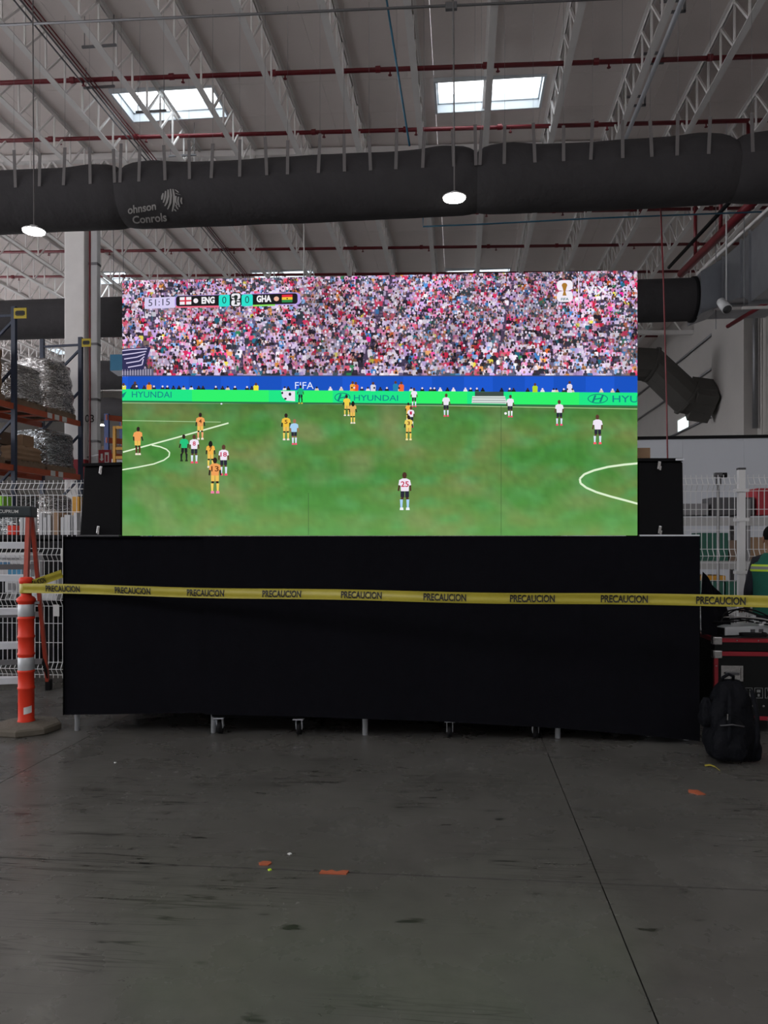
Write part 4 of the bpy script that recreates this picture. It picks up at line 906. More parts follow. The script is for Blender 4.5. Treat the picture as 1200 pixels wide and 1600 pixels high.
for j in range(ny):
    for i in range(nx):
        pic.poly([(xs[i], ys[j]), (xs[i+1], ys[j]), (xs[i+1], ys[j+1]), (xs[i], ys[j+1])], None or (0, 0, 0), 0, [tc_[j][i], tc_[j][i+1], tc_[j+1][i+1], tc_[j+1][i]])
# ---- crowd
pic.poly([(186, 420), (1000, 405), (1000, 592), (186, 592)], '#4a3c56', 0)
PAL = [('#f0e6f4', 11), ('#d6c2e6', 15), ('#bf9fd8', 11), ('#dda8cc', 9), ('#e684b2', 6), ('#dc2e5e', 8), ('#c42444', 5), ('#ee5272', 3), ('#2b2534', 12), ('#463c58', 10), ('#1b1822', 10), ('#6c6086', 8), ('#4080c4', 3), ('#86aee2', 4), ('#206a82', 2), ('#e89a4a', 1.2), ('#e6d64a', 1.0), ('#dc6c30', 0.9), ('#80563e', 2), ('#2f7a4e', 0.8), ('#ff2fa0', 0.7)]
PC = [S(c)[:3] for c, _ in PAL]; PW_ = np.array([k for _, k in PAL]); PW_ = PW_/PW_.sum()
HEAD = [S(c)[:3] for c in ('#2a2028', '#4a3430', '#7a5648', '#b48a86', '#d8c4dc', '#e4d8ec', '#3a3044')]
def top_y(x): return 438+(x-190)/(996-190)*(421-438)
aisles = [((268, 440), (200, 588), 4), ((398, 505), (368, 588), 3.5), ((612, 430), (560, 588), 4), ((806, 422), (770, 588), 3.5), ((480, 436), (455, 588), 1.5), ((935, 430), (960, 588), 1.5)]
def in_aisle(x, y):
    for (x0, y0), (x1, y1), hw_ in aisles:
        if y0 <= y <= y1:
            xa = x0+(x1-x0)*(y-y0)/(y1-y0)
            if abs(x-xa) < hw_: return True
    return False
y = 424.0; row = 0
while y < 588:
    sz = 0.78+0.35*(y-424)/164
    x = 188+rng.random()*5
    while x < 1000:
        if y > top_y(x)-3 and not in_aisle(x, y):
            c = PC[rng.choice(len(PC), p=PW_)]; k = (0.70+0.5*rng.random())*(0.98+0.75*noise.noise(Vector((x*0.012, y*0.02, 3.3)))); tl = max(0, 0.5*noise.noise(Vector((x*0.02, y*0.03, 8.1)))); c = tuple(min(1, max(0, q*k*(1-tl)+tl*t_)) for q, t_ in zip(c, (0.22, 0.36, 0.42)))
            jx, jy = rng.normal(0, 1.0), rng.normal(0, 1.2); w_, h_ = (3.2+rng.random()*1.7)*sz, (6.5+rng.random()*3)*sz
            X, Y = x+jx, y+jy; Ly = 1+(row % 3)*0.0
            by = min(589, Y+h_)
            lz = 1.0+0.004*row
            pic.poly([(X-w_*0.7, Y), (X+w_*0.7, Y), (X+w_, Y+h_*0.25), (X+w_*0.85, by), (X-w_*0.85, by), (X-w_, Y+h_*0.25)], c, lz)
            hc = HEAD[rng.integers(len(HEAD))]; pic.ell(X+rng.normal(0, 0.5), Y-1.7*sz, 1.75*sz, 2.1*sz, hc, lz+0.3, 7)
            if rng.random() < 0.28:
                s_ = 1 if rng.random() < 0.5 else -1; pic.line([(X+s_*w_*0.8, Y+1.5), (X+s_*(w_+1.4), Y-3.0*sz)], 1.3, c if rng.random() < 0.6 else HEAD[3], lz+0.35)
        elif y > top_y(x)-3 and rng.random() < 0.35:
            pic.rect(x-2, y, x+2, y+1.2, '#7a6a80', 1.0)
        x += 6.6*sz
    y += 5.0*sz; row += 1
LB = 2.2
# banner and steps at left
pic.poly([(186, 545), (236, 542), (224, 578), (186, 580)], '#2c2a52', LB)
for k in range(5): pic.line([(188+k*3, 548+k*6.5), (206+k*4, 546+k*6), (230-k*1.5, 545+k*4)], 1.6, '#cfc6e8', LB+0.1)
pic.rect(190, 576, 240, 589, '#5a5a72', LB-0.1)
for k in range(12): pic.rect(191+k*4, 577, 192.2+k*4, 589, '#b8b0c8', LB)
# boards
pic.poly([(186, 588), (1000, 587), (1000, 614), (186, 608.5)], '#1556cf', LB)
for k in range(9): x = 200+k*95; pic.poly([(x, 588), (x+50, 588), (x+50, 612), (x, 612)], '#0f4fbf', LB+0.05)
pic.rect(186, 586.5, 1000, 588.2, '#3a4878', LB+0.1)
def gy0(x): return 608+(x-190)/806*5.5
def gy1(x): return 626+(x-190)/806*7.5
pic.poly([(186, gy0(186)), (1000, gy0(1000)), (1000, gy1(1000)), (186, gy1(186))], '#17e585', LB+0.2)
for x0, x1 in ((300, 420), (470, 520), (640, 730), (800, 905)): pic.poly([(x0, gy0(x0)), (x1, gy0(x1)), (x1, gy1(x1)), (x0, gy1(x0))], '#2bf06a', LB+0.25)
pic.poly([(186, gy1(186)), (1000, gy1(1000)), (1000, gy1(1000)+3), (186, gy1(186)+3)], '#2f6e46', LB+0.1)
def hlogo(cx, cy, rx, ry, clip=False):
    n = 18
    for k in range(n):
        a0, a1 = k*2*math.pi/n, (k+1)*2*math.pi/n
        pic.poly([(cx+rx*math.cos(a0), cy+ry*math.sin(a0)), (cx+rx*math.cos(a1), cy+ry*math.sin(a1)), (cx+(rx-1.4)*math.cos(a1), cy+(ry-1.2)*math.sin(a1)), (cx+(rx-1.4)*math.cos(a0), cy+(ry-1.2)*math.sin(a0))], '#0a7a78', LB+0.5)
    for sx_ in (-1, 1): pic.poly([(cx+sx_*rx*0.36-1.4+2.0, cy-ry*0.72), (cx+sx_*rx*0.36+1.6+2.0, cy-ry*0.72), (cx+sx_*rx*0.36+1.4-2.0, cy+ry*0.72), (cx+sx_*rx*0.36-1.6-2.0, cy+ry*0.72)], '#0a7a78', LB+0.5)
    pic.poly([(cx-rx*0.4, cy+0.4), (cx+rx*0.5, cy-2.0), (cx+rx*0.4, cy-0.2), (cx-rx*0.4, cy+2.0)], '#0a7a78', LB+0.55)
pic.text('HYUNDAI', ((206, 611.5), (268, 612), (268, 621.5), (206, 621)), '#0a7f86', LB+0.5, 0.005)
pic.poly([(189, 616), (198, 611.5), (193, 621), (189, 621)], '#0a7a78', LB+0.5)
pic.text('HYUNDAI', ((553, 617), (622, 617.5), (622, 626.5), (553, 626)), '#0a7f86', LB+0.5, 0.005); hlogo(535, 621, 12.5, 7.5)
pic.text('HYU', ((957, 618), (997, 618.5), (997, 629), (957, 628.5)), '#0a7f86', LB+0.5, 0.005, 995.5); hlogo(934, 623, 16, 7.5)
pic.text('FIFA', ((461, 597), (490, 597), (490, 607.5), (461, 607.5)), '#dfe6ff', LB+0.5, 0.0)
pic.poly([(439, 611), (461, 611), (461, 627), (447, 626), (441, 620)], '#e8e2ee', LB+0.4); pic.ell(453, 616, 2.2, 2.6, '#20202a', LB+0.5); pic.ell(446, 623, 2, 1.6, '#20202a', LB+0.5); pic.ell(441, 614, 1.6, 2, '#20202a', LB+0.5)
pic.rect(742, 612, 787, 620, '#3c4a44', LB+0.4); pic.poly([(738, 619), (789, 619), (792, 631), (737, 630)], '#d8e0dc', LB+0.45)
for yy_ in (621.5, 625.5, 629): pic.line([(738, yy_), (790, yy_+0.4)], 1.0, '#7e8a88', LB+0.5)
# photographers along the boards
for x in list(np.arange(195, 1000, 9.5)):
    if rng.random() < 0.62 and not (455 < x < 495):
        x += rng.normal(0, 2); c = ['#1c1a26', '#2a2836', '#e6e2ea', '#15141c', '#d8c8b0'][rng.integers(5)]; yb_ = gy0(x)
        pic.poly([(x-3.4, yb_), (x-2.4, yb_-3.2), (x+2.2, yb_-3.6), (x+3.6, yb_)], c, LB+0.3); pic.ell(x, yb_-4.6, 1.5, 1.7, ['#3a261f', '#1c161a', '#e8d8e4'][rng.integers(3)], LB+0.35, 7)
for x, c, h_ in ((233, '#f0962a', 11), (193, '#e0e04a', 9), (211, '#2c2c3c', 12), (400, '#f0e23a', 11), (551, '#f0a83a', 15), (556, '#e05030', 14), (583, '#d6d4e4', 14), (618, '#1f7fb0', 16), (627, '#f06a3a', 15), (836, '#b6d428', 14), (890, '#e2dcf0', 18)):
    yb_ = gy0(x)+0.5; pic.poly([(x-3.8, yb_), (x-4.2, yb_-h_*0.62), (x-2, yb_-h_*0.74), (x+2, yb_-h_*0.74), (x+4.2, yb_-h_*0.62), (x+3.8, yb_)], c, LB+0.32); pic.ell(x, yb_-h_*0.87, 2.1, 2.4, '#5a3a30', LB+0.36, 8)
# pitch lines
WL = '#dff2cf'
pic.line([(186, 629.5), (420, 630.5), (700, 634), (1000, 639)], 0.9, '#b8d49a', 1.0)
pic.line([(192, 706.5), (275, 684), (357, 661)], 2.2, WL, 1.0); pic.line([(190, 657), (345, 659.5)], 1.0, '#a8cc94', 1.0)
pts = [(237, 695.5), (250, 698), (260, 702), (265, 707), (264, 713), (256, 719), (240, 725), (215, 730), (191, 734)]; pic.line(pts, 2.0, WL, 1.02)
pts = [(998, 724), (975, 726), (950, 729.5), (928, 735), (913, 741), (906, 748), (907, 755), (916, 762), (932, 769), (955, 776), (978, 782), (998, 787)]; pic.line(pts, 3.2, WL, 1.02)
for x, y0_, y1_ in ((482, 770, 837), (783, 560, 837)): pic.line([(x, y0_), (x, y1_)], 0.7, '#3d5a34', 1.6)
pic.line([(822, 430), (818, 470)], 14, '#2e2838', 1.7) if False else None
# players: (x, head top, feet, jersey, shorts, socks, skin, pose)
def player(x, y0_, y1_, jer, sho, soc, skin, pose=0.0, num=None, numc='#c0204a', boots='#f05070', L=3.0, dread=False):
    H_ = y1_-y0_; u = H_/8.0; p = pose*u
    pic.ell(x+0.3*p, y0_+0.62*u, 0.50*u, 0.68*u, skin if not dread else '#17110f', L+0.6, 9)
    if dread: pic.ell(x+0.3*p, y0_+0.95*u, 0.62*u, 0.95*u, '#17110f', L+0.55, 9)
    pic.rect(x-0.25*u+0.25*p, y0_+1.0*u, x+0.25*u+0.25*p, y0_+1.5*u, skin, L+0.2)
    pic.poly([(x-0.45*u+0.2*p, y0_+1.3*u), (x+0.45*u+0.2*p, y0_+1.3*u), (x+1.15*u+0.2*p, y0_+1.65*u), (x+1.35*u, y0_+2.7*u), (x+0.9*u, y0_+2.8*u), (x+0.82*u, y0_+4.0*u), (x-0.82*u, y0_+4.0*u), (x-0.9*u, y0_+2.8*u), (x-1.35*u, y0_+2.7*u), (x-1.15*u+0.2*p, y0_+1.65*u)], jer, L+0.3)
    for s in (-1, 1): pic.poly([(x+s*0.95*u, y0_+2.7*u), (x+s*1.33*u, y0_+2.65*u), (x+s*1.45*u+0.35*p, y0_+3.9*u), (x+s*1.12*u+0.35*p, y0_+4.0*u)], skin, L+0.1)
    st_ = 0.35*u
    for s in (-1, 1):
        fx = x+s*(0.45*u+st_*0.4)-s*0.5*p*0.6+0.2*p
        pic.poly([(x+s*0.05*u, y0_+3.9*u), (x+s*0.88*u, y0_+3.9*u), (x+s*0.88*u-s*0.1*p, y0_+5.25*u), (x+s*0.08*u-s*0.1*p, y0_+5.3*u)], sho, L+0.25)
        pic.poly([(x+s*0.72*u, y0_+5.2*u), (x+s*0.16*u, y0_+5.2*u), (fx-s*0.26*u, y0_+6.1*u), (fx+s*0.30*u, y0_+6.1*u)], skin, L+0.15)
        pic.poly([(fx-s*0.28*u, y0_+5.75*u), (fx+s*0.34*u, y0_+5.75*u), (fx+s*0.22*u, y0_+7.6*u), (fx-s*0.16*u, y0_+7.6*u)], soc, L+0.2)
        pic.poly([(fx-0.32*u, y0_+7.45*u), (fx+0.36*u, y0_+7.45*u), (fx+0.42*u, y0_+8.0*u), (fx-0.38*u, y0_+8.0*u)], boots, L+0.22)
    if num:
        nw = 0.42*u*len(num); pic.text(num, ((x-nw, y0_+1.9*u), (x+nw, y0_+1.9*u), (x+nw, y0_+3.1*u), (x-nw, y0_+3.1*u)), numc, L+0.5, 0.02)
Y1, Y2 = '#f2b24a', '#efa05a'; DK = '#2a1c18'; WH = '#efe6f4'; NV = '#262636'
yel = dict(jer=Y1, sho='#efbf5a', soc='#f0d060', skin=DK, boots='#efe0d0', numc='#6a3a18')
whi = dict(jer=WH, sho=NV, soc='#d8e6f4', skin='#5a3a2e')
player(215, 667, 711, **{**yel, 'soc': '#5a3020', 'jer': Y2}, pose=0.6)
player(313, 645, 687, **{**yel, 'jer': Y2, 'soc': '#f0a878'}, num='4')
player(288, 679, 721, '#1fc07a', '#1a1a20', '#1a1a20', DK, -0.5, boots='#20301c')
player(303.5, 679, 724, **whi, num='8')
player(329, 689, 731, **yel, num='7', dread=True)
player(349.5, 695, 743, **whi, num='18', L=3.0)
player(336, 715, 771, **{**yel, 'jer': Y2, 'boots': '#f080a8'}, num='13', L=4.0)
player(447, 646, 688, **{**yel, 'jer': '#efc040'}, num='5')
player(459.5, 655, 695, **{**whi, 'jer': '#a8d0f0', 'skin': '#a06a50'}, pose=0.5, L=3.6)
player(542, 617, 650, **{**yel, 'jer': '#efd048'}, pose=-0.3); player(551, 627, 662, **{**yel, 'jer': '#e0b060'}, pose=0.4, L=3.6, dread=True)
player(469.5, 602, 631, '#14b478', '#18202a', '#18202a', DK, boots='#d0c040')
player(647, 606, 636, **whi); player(638, 629, 656, **yel); player(642, 635, 668, **whi, L=3.5, num='1'); player(638.5, 649, 688, **{**yel, 'jer': '#efd060', 'boots': '#efe0a0'}, num='3', L=4.0)
player(697, 615, 651, **whi, pose=0.2); player(797, 617, 652, **{**whi, 'soc': '#eef4f8'}, pose=0.4); player(874, 625, 665, **whi, pose=-0.2); player(934, 648, 694, **{**whi, 'boots': '#ff5a6a'}, pose=-0.4)
player(632.5, 738, 797, **{**whi, 'skin': '#4a2e24', 'soc': '#a8d0f4', 'boots': '#eef4f8'}, num='25', pose=-0.2)
pic.ell(790, 646, 2.2, 2.0, '#f6f4f8', 3.0, 8); pic.ell(346+0, 631, 1.6, 1.2, '#eeeeff', 2.9, 7)
# scoreboard graphics
LS = 5.0
pic.rrect(((226, 466), (274, 463.5), (274, 481), (226, 483)), '#d6cdf2', LS, 0.08)
pic.text('51:15', ((232, 468.2), (265.5, 466.5), (265.5, 476.8), (232, 478.5)), '#23283c', LS+0.3, -0.002)
pic.rrect(((273, 462.4), (469, 457), (470, 476), (273, 481)), '#b49ae6', LS+0.1, 0.3)
pic.poly([(274, 478), (342, 477), (342, 480.5), (276, 481)], '#f06a86', LS+0.15); pic.poly([(395, 476), (430, 475), (430, 478), (395, 479)], '#8ae05a', LS+0.15)
pic.rrect(((275, 462.8), (465, 458.2), (465, 474.8), (275, 479)), '#141318', LS+0.25, 0.25)
pic.poly([(281, 464.5), (299, 464), (299, 475.8), (281, 476.3)], '#f2eef4', LS+0.4); pic.poly([(288.6, 464.3), (291.2, 464.2), (291.2, 476), (288.6, 476.1)], '#d03048', LS+0.5); pic.poly([(281, 469.2), (299, 468.7), (299, 471.1), (281, 471.6)], '#d03048', LS+0.5)
pic.ell(306, 470, 3.8, 3.8, '#f2e8f0', LS+0.4, 14)
pic.text('ENG', ((315, 464.2), (335.5, 463.4), (335.5, 474.2), (315, 475)), '#f4f2f6', LS+0.4, 0.045)
for (x0, x1, d) in ((342, 359, 0), (377.5, 395, 0.6)):
    pic.rrect(((x0, 461-d), (x1, 460.4-d), (x1, 478.8-d), (x0, 479.4-d)), '#28e0cc', LS+0.4, 0.15); xm = (x0+x1)/2
    pic.text('0', ((xm-3.2, 463.5-d), (xm+3.2, 463.3-d), (xm+3.2, 474.3-d), (xm-3.2, 474.5-d)), '#12343c', LS+0.6, -0.004)
pic.rrect(((359.5, 457.5), (377.3, 457), (377.3, 479.4), (359.5, 480)), '#17161c', LS+0.5, 0.2)
pic.rrect(((361.5, 458.8), (375.5, 458.4), (375.5, 467.5), (361.5, 468)), '#eceaf0', LS+0.6, 0.35); pic.rrect(((361.5, 469), (375.5, 468.6), (375.5, 478), (361.5, 478.5)), '#eceaf0', LS+0.6, 0.35)
pic.rect(362, 463.3, 367, 465.2, '#17161c', LS+0.7); pic.rect(370, 470.8, 375.6, 472.6, '#17161c', LS+0.7)
def cup(cx, y0_, y1_, c, L):
    h = y1_-y0_; pic.ell(cx, y0_+h*0.2, h*0.22, h*0.2, c, L, 10); pic.poly([(cx-h*0.19, y0_+h*0.25), (cx+h*0.19, y0_+h*0.25), (cx+h*0.07, y0_+h*0.68), (cx+h*0.16, y1_), (cx-h*0.16, y1_), (cx-h*0.07, y0_+h*0.68)], c, L+0.05)
cup(368.5, 461, 476, '#1e2a26', LS+0.75)
pic.text('GHA', ((401, 461.8), (424, 461.2), (424, 472), (401, 472.6)), '#f4f2f6', LS+0.4, 0.045); pic.ell(432, 467, 4.2, 3.8, '#f0b8a0', LS+0.4, 8); 
for k, c in enumerate(('#e0283c', '#f2c83c', '#2c8a4a')): pic.poly([(440.5, 460.6+k*4), (457, 460.2+k*4), (457, 464.2+k*4), (440.5, 464.6+k*4)], c, LS+0.4)
pic.ell(448.8, 466.6, 1.3, 1.3, '#1a1a1a', LS+0.5, 5, -math.pi/2)
# tournament emblem and channel mark
pic.rrect(((870, 438), (895, 437.6), (895, 454), (870, 454.6)), '#f2ecf6', LS, 0.4); pic.rrect(((870, 455.4), (895, 454.8), (895, 471.5), (870, 472)), '#f2ecf6', LS, 0.35)
cup(882, 442, 462, '#a8762c', LS+0.3); pic.text('FIFA', ((876.5, 465.6), (888.5, 465.3), (888.5, 469.3), (876.5, 469.6)), '#1a6a6a', LS+0.3, 0.02)
pic.rect(903.2, 433, 904.8, 486, '#e4d8f0', LS)
pic.text('ViX', ((914, 447.5), (950, 446.5), (950, 459.5), (914, 460.5)), '#f4f0fa', LS, 0.03)
# build it
me = bpy.data.meshes.new('screen_picture'); so = bpy.data.objects.new('screen_picture', me); COL.objects.link(so); so.parent = vw; WM[so.name] = frame_of(vw)
me.from_pydata(pic.v, [], pic.f)
ca = me.color_attributes.new('picture', 'FLOAT_COLOR', 'POINT'); ca.data.foreach_set('color', np.array(pic.c, dtype=np.float32).ravel())
m = bpy.data.materials.new('led_picture'); m.use_nodes = True; nt = m.node_tree; bs = nt.nodes['Principled BSDF']
at_ = nt.nodes.new('ShaderNodeAttribute'); at_.attribute_name = 'picture'
bs.inputs['Base Color'].default_value = (0.01, 0.01, 0.01, 1); bs.inputs['Roughness'].default_value = 0.8; bs.inputs['Specular IOR Level'].default_value = 0.1
nt.links.new(at_.outputs['Color'], bs.inputs['Emission Color']); bs.inputs['Emission Strength'].default_value = SCREEN_E
me.materials.append(m); tag(so, 'broadcast picture of a football match with scoreboard')

# ================================================================== FOREGROUND THINGS
# orange delineator post
dp = Pz(41, 1141)
t = thing('delineator_post', 'orange delineator post with two silver bands on a heavy base', 'delineator', tuple(dp))
b = MB(); n = 8; a0 = math.pi/8
b.lathe([(0.255, 0.0), (0.265, 0.012), (0.265, 0.045), (0.25, 0.058), (0.09, 0.075)], (0, 0, 0), 8)
bs_ = b.build('base', M_base, t, local=True); bs_.rotation_euler = (0, 0, 0.25)
K = 6.06/1200
def zpx(y): return (1141-y)*K
prof = [(0.062, 0.06), (0.066, 0.075), (0.060, 0.09)]
for yb_ in (1073, 990, 960, 1045): pass
rr = 0.060
def ring(y, dr=0.005): z = zpx(y); return [(rr, z-0.012), (rr+dr, z-0.006), (rr+dr, z+0.006), (rr, z+0.012)]
for y in (1074, 1048, 1021, 994, 965): prof += ring(y)
prof += [(rr, zpx(941)), (0.072, zpx(939)), (0.072, zpx(935)), (0.058, zpx(932)), (0.040, zpx(930)), (0.038, zpx(916)), (0.040, zpx(912)), (0.052, zpx(910)), (0.055, zpx(904)), (0.04, zpx(901)), (0.01, zpx(900.5))]
b = MB(); b.lathe(prof, (0, 0, 0), 28); b.build('post', M_delin, t, True, local=True)
for y0_, y1_ in ((943, 962), (1026, 1046)):
    b = MB(); b.lathe([(rr+0.0005, zpx(y1_)), (rr+0.002, zpx(y1_)+0.002), (rr+0.002, zpx(y0_)-0.002), (rr+0.0005, zpx(y0_))], (0, 0, 0), 28); b.build('reflective_band', M_refl, t, True, local=True)
b = MB(); b.grid(lambda i, j: (math.cos(-1.35+i*1.0)*(rr+0.002), math.sin(-1.35+i*1.0)*(rr+0.002), zpx(1114)+0.055*j+0.012*i), 6, 1); b.build('sticker', M_printw, t, local=True)

# caution tape
def tape(name, label, A, B, sag, wid, words, start, pitch, tw, zoff=0.0, tilt=0.0, text_from=0):
    d = B-A; L = d.length; hd = d.normalized(); side = Vector((hd.y, -hd.x, 0)).normalized()
    def pt(s, h, off=0.0):
        k = s/L; c = A+d*k; c = c+Vector((0, 0, -sag*4*k*(1-k)+0.004*math.sin(s*3.1)))
        tl = tilt+0.12*math.sin(s*1.7+0.6)
        return c+Vector((0, 0, 1))*h*math.cos(tl)+side*(h*math.sin(tl)+off+0.0025*math.sin(h/wid*9+s))
    t = thing(name, label, 'caution tape', tuple(A))
    b = MB(); n = max(6, int(L/0.03)); b.grid(lambda i, j: pt(i*L, (j-0.5)*wid), n, 8); b.build('ribbon', M_tape, t, True)
    v, f = text_geo('PRECAUCION', 0.030)
    for k in range(words):
        s0 = start+k*pitch
        if s0+tw > L: break
        b = MB(); b.add([pt(s0+p[0]*tw, (p[1]-0.5)*0.050, 0.004) for p in v], f); b.build('printed_word', M_ink, t)
    return t
TA, TB = P(36, 919, 5.97), P(1330, 940.5, 4.74)
Lt = (TB-TA).length
tape('caution_tape', 'long yellow caution tape stretched across the front of the stage', TA, TB, 0.012, 0.074, 10, 0.20, 0.590, 0.295)
tape('caution_tape', 'short yellow caution tape running back from the post to the stage corner', P(36, 918, 6.10), P(97, 897, 6.02), 0.0, 0.07, 1, 0.045, 1, 0.17, tilt=0.35)
b = MB(); c = Vector((dp.x, dp.y, 0)); b.lathe([(0.046, zpx(926)), (0.049, zpx(925)), (0.049, zpx(912)), (0.046, zpx(911))], c, 20); tag(b.build('tape_wrap', M_tape, None, True), 'yellow tape wound around the neck of the orange post', 'caution tape')

# step ladder
lo = c2b(-3.545, 7.14, 0); e1 = (c2b(0.977, 0.213, 0)).normalized(); lrz = math.atan2(e1.y, e1.x)
t = thing('step_ladder', 'orange fibreglass step ladder with aluminium steps and dark top cap', 'ladder', tuple(lo), lrz)
HT = 1.79
for s in (-1, 1):
    b = MB(); b.bar((s*0.29, -0.55, 0.02), (s*0.24, -0.07, HT-0.05), 0.035, 0.075, (0, 1, 0)); r_ = b.build('front_rail', M_frp, t, local=True)
    b = MB(); b.bar((s*0.285, 0.55, 0.02), (s*0.235, 0.07, HT-0.05), 0.03, 0.06, (0, 1, 0)); b.build('rear_rail', M_frp, t, local=True)
    for y in (-0.55, 0.55): b = MB(); b.cbox((s*0.29, y, 0.05), (0.055, 0.10, 0.10), 0.008); b.build('foot', M_dark, t, local=True)
    b = MB(); b.bar((s*0.262, -0.28, 0.92), (s*0.258, 0.29, 0.90), 0.006, 0.025); b.build('spreader', M_alu, t, local=True)
for i in range(1, 6):
    z = 0.295*i; k = z/HT; y = -0.55+0.48*k; wx = 0.29-0.05*k
    b = MB(); b.cbox((0, y+0.02, z), (wx*2-0.03, 0.085, 0.028), 0.004); b.bb(-wx+0.015, wx-0.015, y-0.022, y-0.018, z-0.045, z+0.01); b.build('step', M_alu, t, local=True)
for z in (0.30, 0.78, 1.25):
    k = z/HT; y = 0.55-0.48*k; wx = 0.285-0.05*k; b = MB(); b.bar((-wx, y, z), (wx, y, z), 0.03, 0.05); b.build('rear_brace', M_cond, t, local=True)
b = MB(); b.cbox((0, 0, HT-0.02), (0.55, 0.26, 0.10), 0.015); cp_ = b.build('top_cap', M_cap, t, local=True)
v, f = text_geo('CUPRUM', 0.01); b = MB(); b.add([(0.0+p[0]*0.165, -0.1325, HT-0.036+p[1]*0.030) for p in v], f); b.build('cap_lettering', M_printw, cp_, local=True)
b = MB(); b.bar((0.285, 0.30, 0.33), (0.29, 0.52, 0.13), 0.01, 0.05); b.build('corner_brace', M_dark, t, local=True)
q = P(62, 875, 7.5); b = MB(); b.bb(q.x-0.02, q.x+0.025, FW-0.06, FW-0.055, 1.28, 1.42); tag(b.build('paper_tag', M_printw), 'small white tag hanging on the fence behind the ladder', 'tag')
q = P(60, 956, 7.6); b = MB(); b.bb(q.x-0.03, q.x+0.03, FW-0.06, FW-0.055, 0.72, 0.84); tag(b.build('paper_tag', M_printw), 'white printed tag low on the fence beside the orange post', 'tag')

# red-edged flight case
FA = P(1116, 997, 5.95); fx0 = FA.x; fy0 = FA.y
crz = math.radians(1.5)
t = thing('flight_case', 'black flight case with red edges and silver corners at right', 'flight case', (fx0, fy0, 0), crz)
W_, D_, z0_, z1_ = 0.95, 0.60, 0.115, 0.745; zl = 0.655
MB().bb(0.006, W_-0.006, 0.006, D_-0.006, z0_+0.006, zl-0.012).build('body', M_case, t, local=True)
MB().bb(0.006, W_-0.006, 0.006, D_-0.006, zl-0.006, z1_-0.006).build('lid', M_case, t, local=True)
e = 0.030
def edge(x0, x1, y0, y1, za, zb): MB().bb(x0, x1, y0, y1, za, zb).build('edge_strip', M_redc, t, local=True)
edge(0, W_, 0, 0.006, z1_-e, z1_); edge(0, W_, 0, e, z1_-0.006, z1_); edge(0, W_, -0.002, 0.006, zl-0.045, zl-0.012); edge(0, W_, 0, 0.006, z0_, z0_+e); edge(0, e, 0, 0.006, z0_+e, zl-0.045); edge(W_-e, W_, 0, 0.006, z0_+e, zl-0.045); edge(0, 0.006, 0, e, z0_+e, zl-0.045); edge(0, 0.006, e, D_, z1_-e, z1_); edge(0, e, e, D_, z1_-0.006, z1_)
for x in (0, W_):
    for z in (z1_-0.02, zl-0.035, z0_+0.025):
        sx_ = 1 if x == 0 else -1; MB().cbox((x+sx_*0.028, 0.0, z), (0.06, 0.016, 0.06), 0.006).cbox((x+sx_*0.0, 0.028, z), (0.016, 0.06, 0.06), 0.006).build('corner_plate', M_chrome, t, local=True)
hd_ = MB().bb(0.05, 0.215, -0.006, 0.006, 0.415, 0.43).bb(0.05, 0.215, -0.006, 0.006, 0.52, 0.535).bb(0.05, 0.065, -0.006, 0.006, 0.43, 0.52).bb(0.20, 0.215, -0.006, 0.006, 0.43, 0.52).bb(0.065, 0.20, 0.001, 0.005, 0.43, 0.52).build('handle_dish', M_chrome, t, local=True)
MB().cbox((0.132, -0.012, 0.475), (0.105, 0.018, 0.022), 0.006).build('handle', M_dgrey, hd_, local=True)
for i in range(5):
    x = 0.225+0.078*i; sq = MB().bb(x, x+0.062, -0.001, 0.0055, 0.285, 0.365)
    lb = MB().bb(x, x+0.062, 0.000, 0.004, 0.285, 0.288).bb(x, x+0.062, 0.000, 0.004, 0.362, 0.365).bb(x, x+0.003, 0.000, 0.004, 0.285, 0.365).bb(x+0.059, x+0.062, 0.000, 0.004, 0.285, 0.365)
    if i == 0: lb.bb(x+0.015, x+0.022, 0, 0.004, 0.30, 0.35).bb(x+0.040, x+0.047, 0, 0.004, 0.30, 0.35).bb(x+0.010, x+0.052, 0, 0.004, 0.295, 0.30)
    elif i == 1: lb.bb(x+0.018, x+0.044, 0, 0.004, 0.33, 0.35).bb(x+0.024, x+0.038, 0, 0.004, 0.298, 0.318)
    elif i == 2: lb.add([(x+0.015, 0.001, 0.355), (x+0.047, 0.001, 0.355), (x+0.036, 0.001, 0.325), (x+0.026, 0.001, 0.325)], [(0, 1, 2, 3)]).bb(x+0.029, x+0.033, 0, 0.004, 0.30, 0.325).bb(x+0.020, x+0.042, 0, 0.004, 0.295, 0.30)
    else: lb.bb(x+0.015, x+0.047, 0, 0.004, 0.30, 0.345)
    lb.build('handling_symbol', M_greyt, t, local=True)
for x in (0.29, 0.37, 0.6): MB().cyl((x, 0.008, 0.225), (x, -0.001, 0.225), 0.008, 8).build('bolt', M_chrome, t, local=True)
for x, z in ((0.05, 0.16), (0.17, 0.73), (0.33, 0.73), (0.015, 0.53), (0.40, 0.13), (0.5, 0.73)): MB().cyl((x, 0.004, z), (x, -0.004, z), 0.005, 6).build('rivet', M_chrome, t, local=True)
for x in (0.09, W_-0.09):
    for y in (0.09, D_-0.09): caster(t, x, y, z0_)
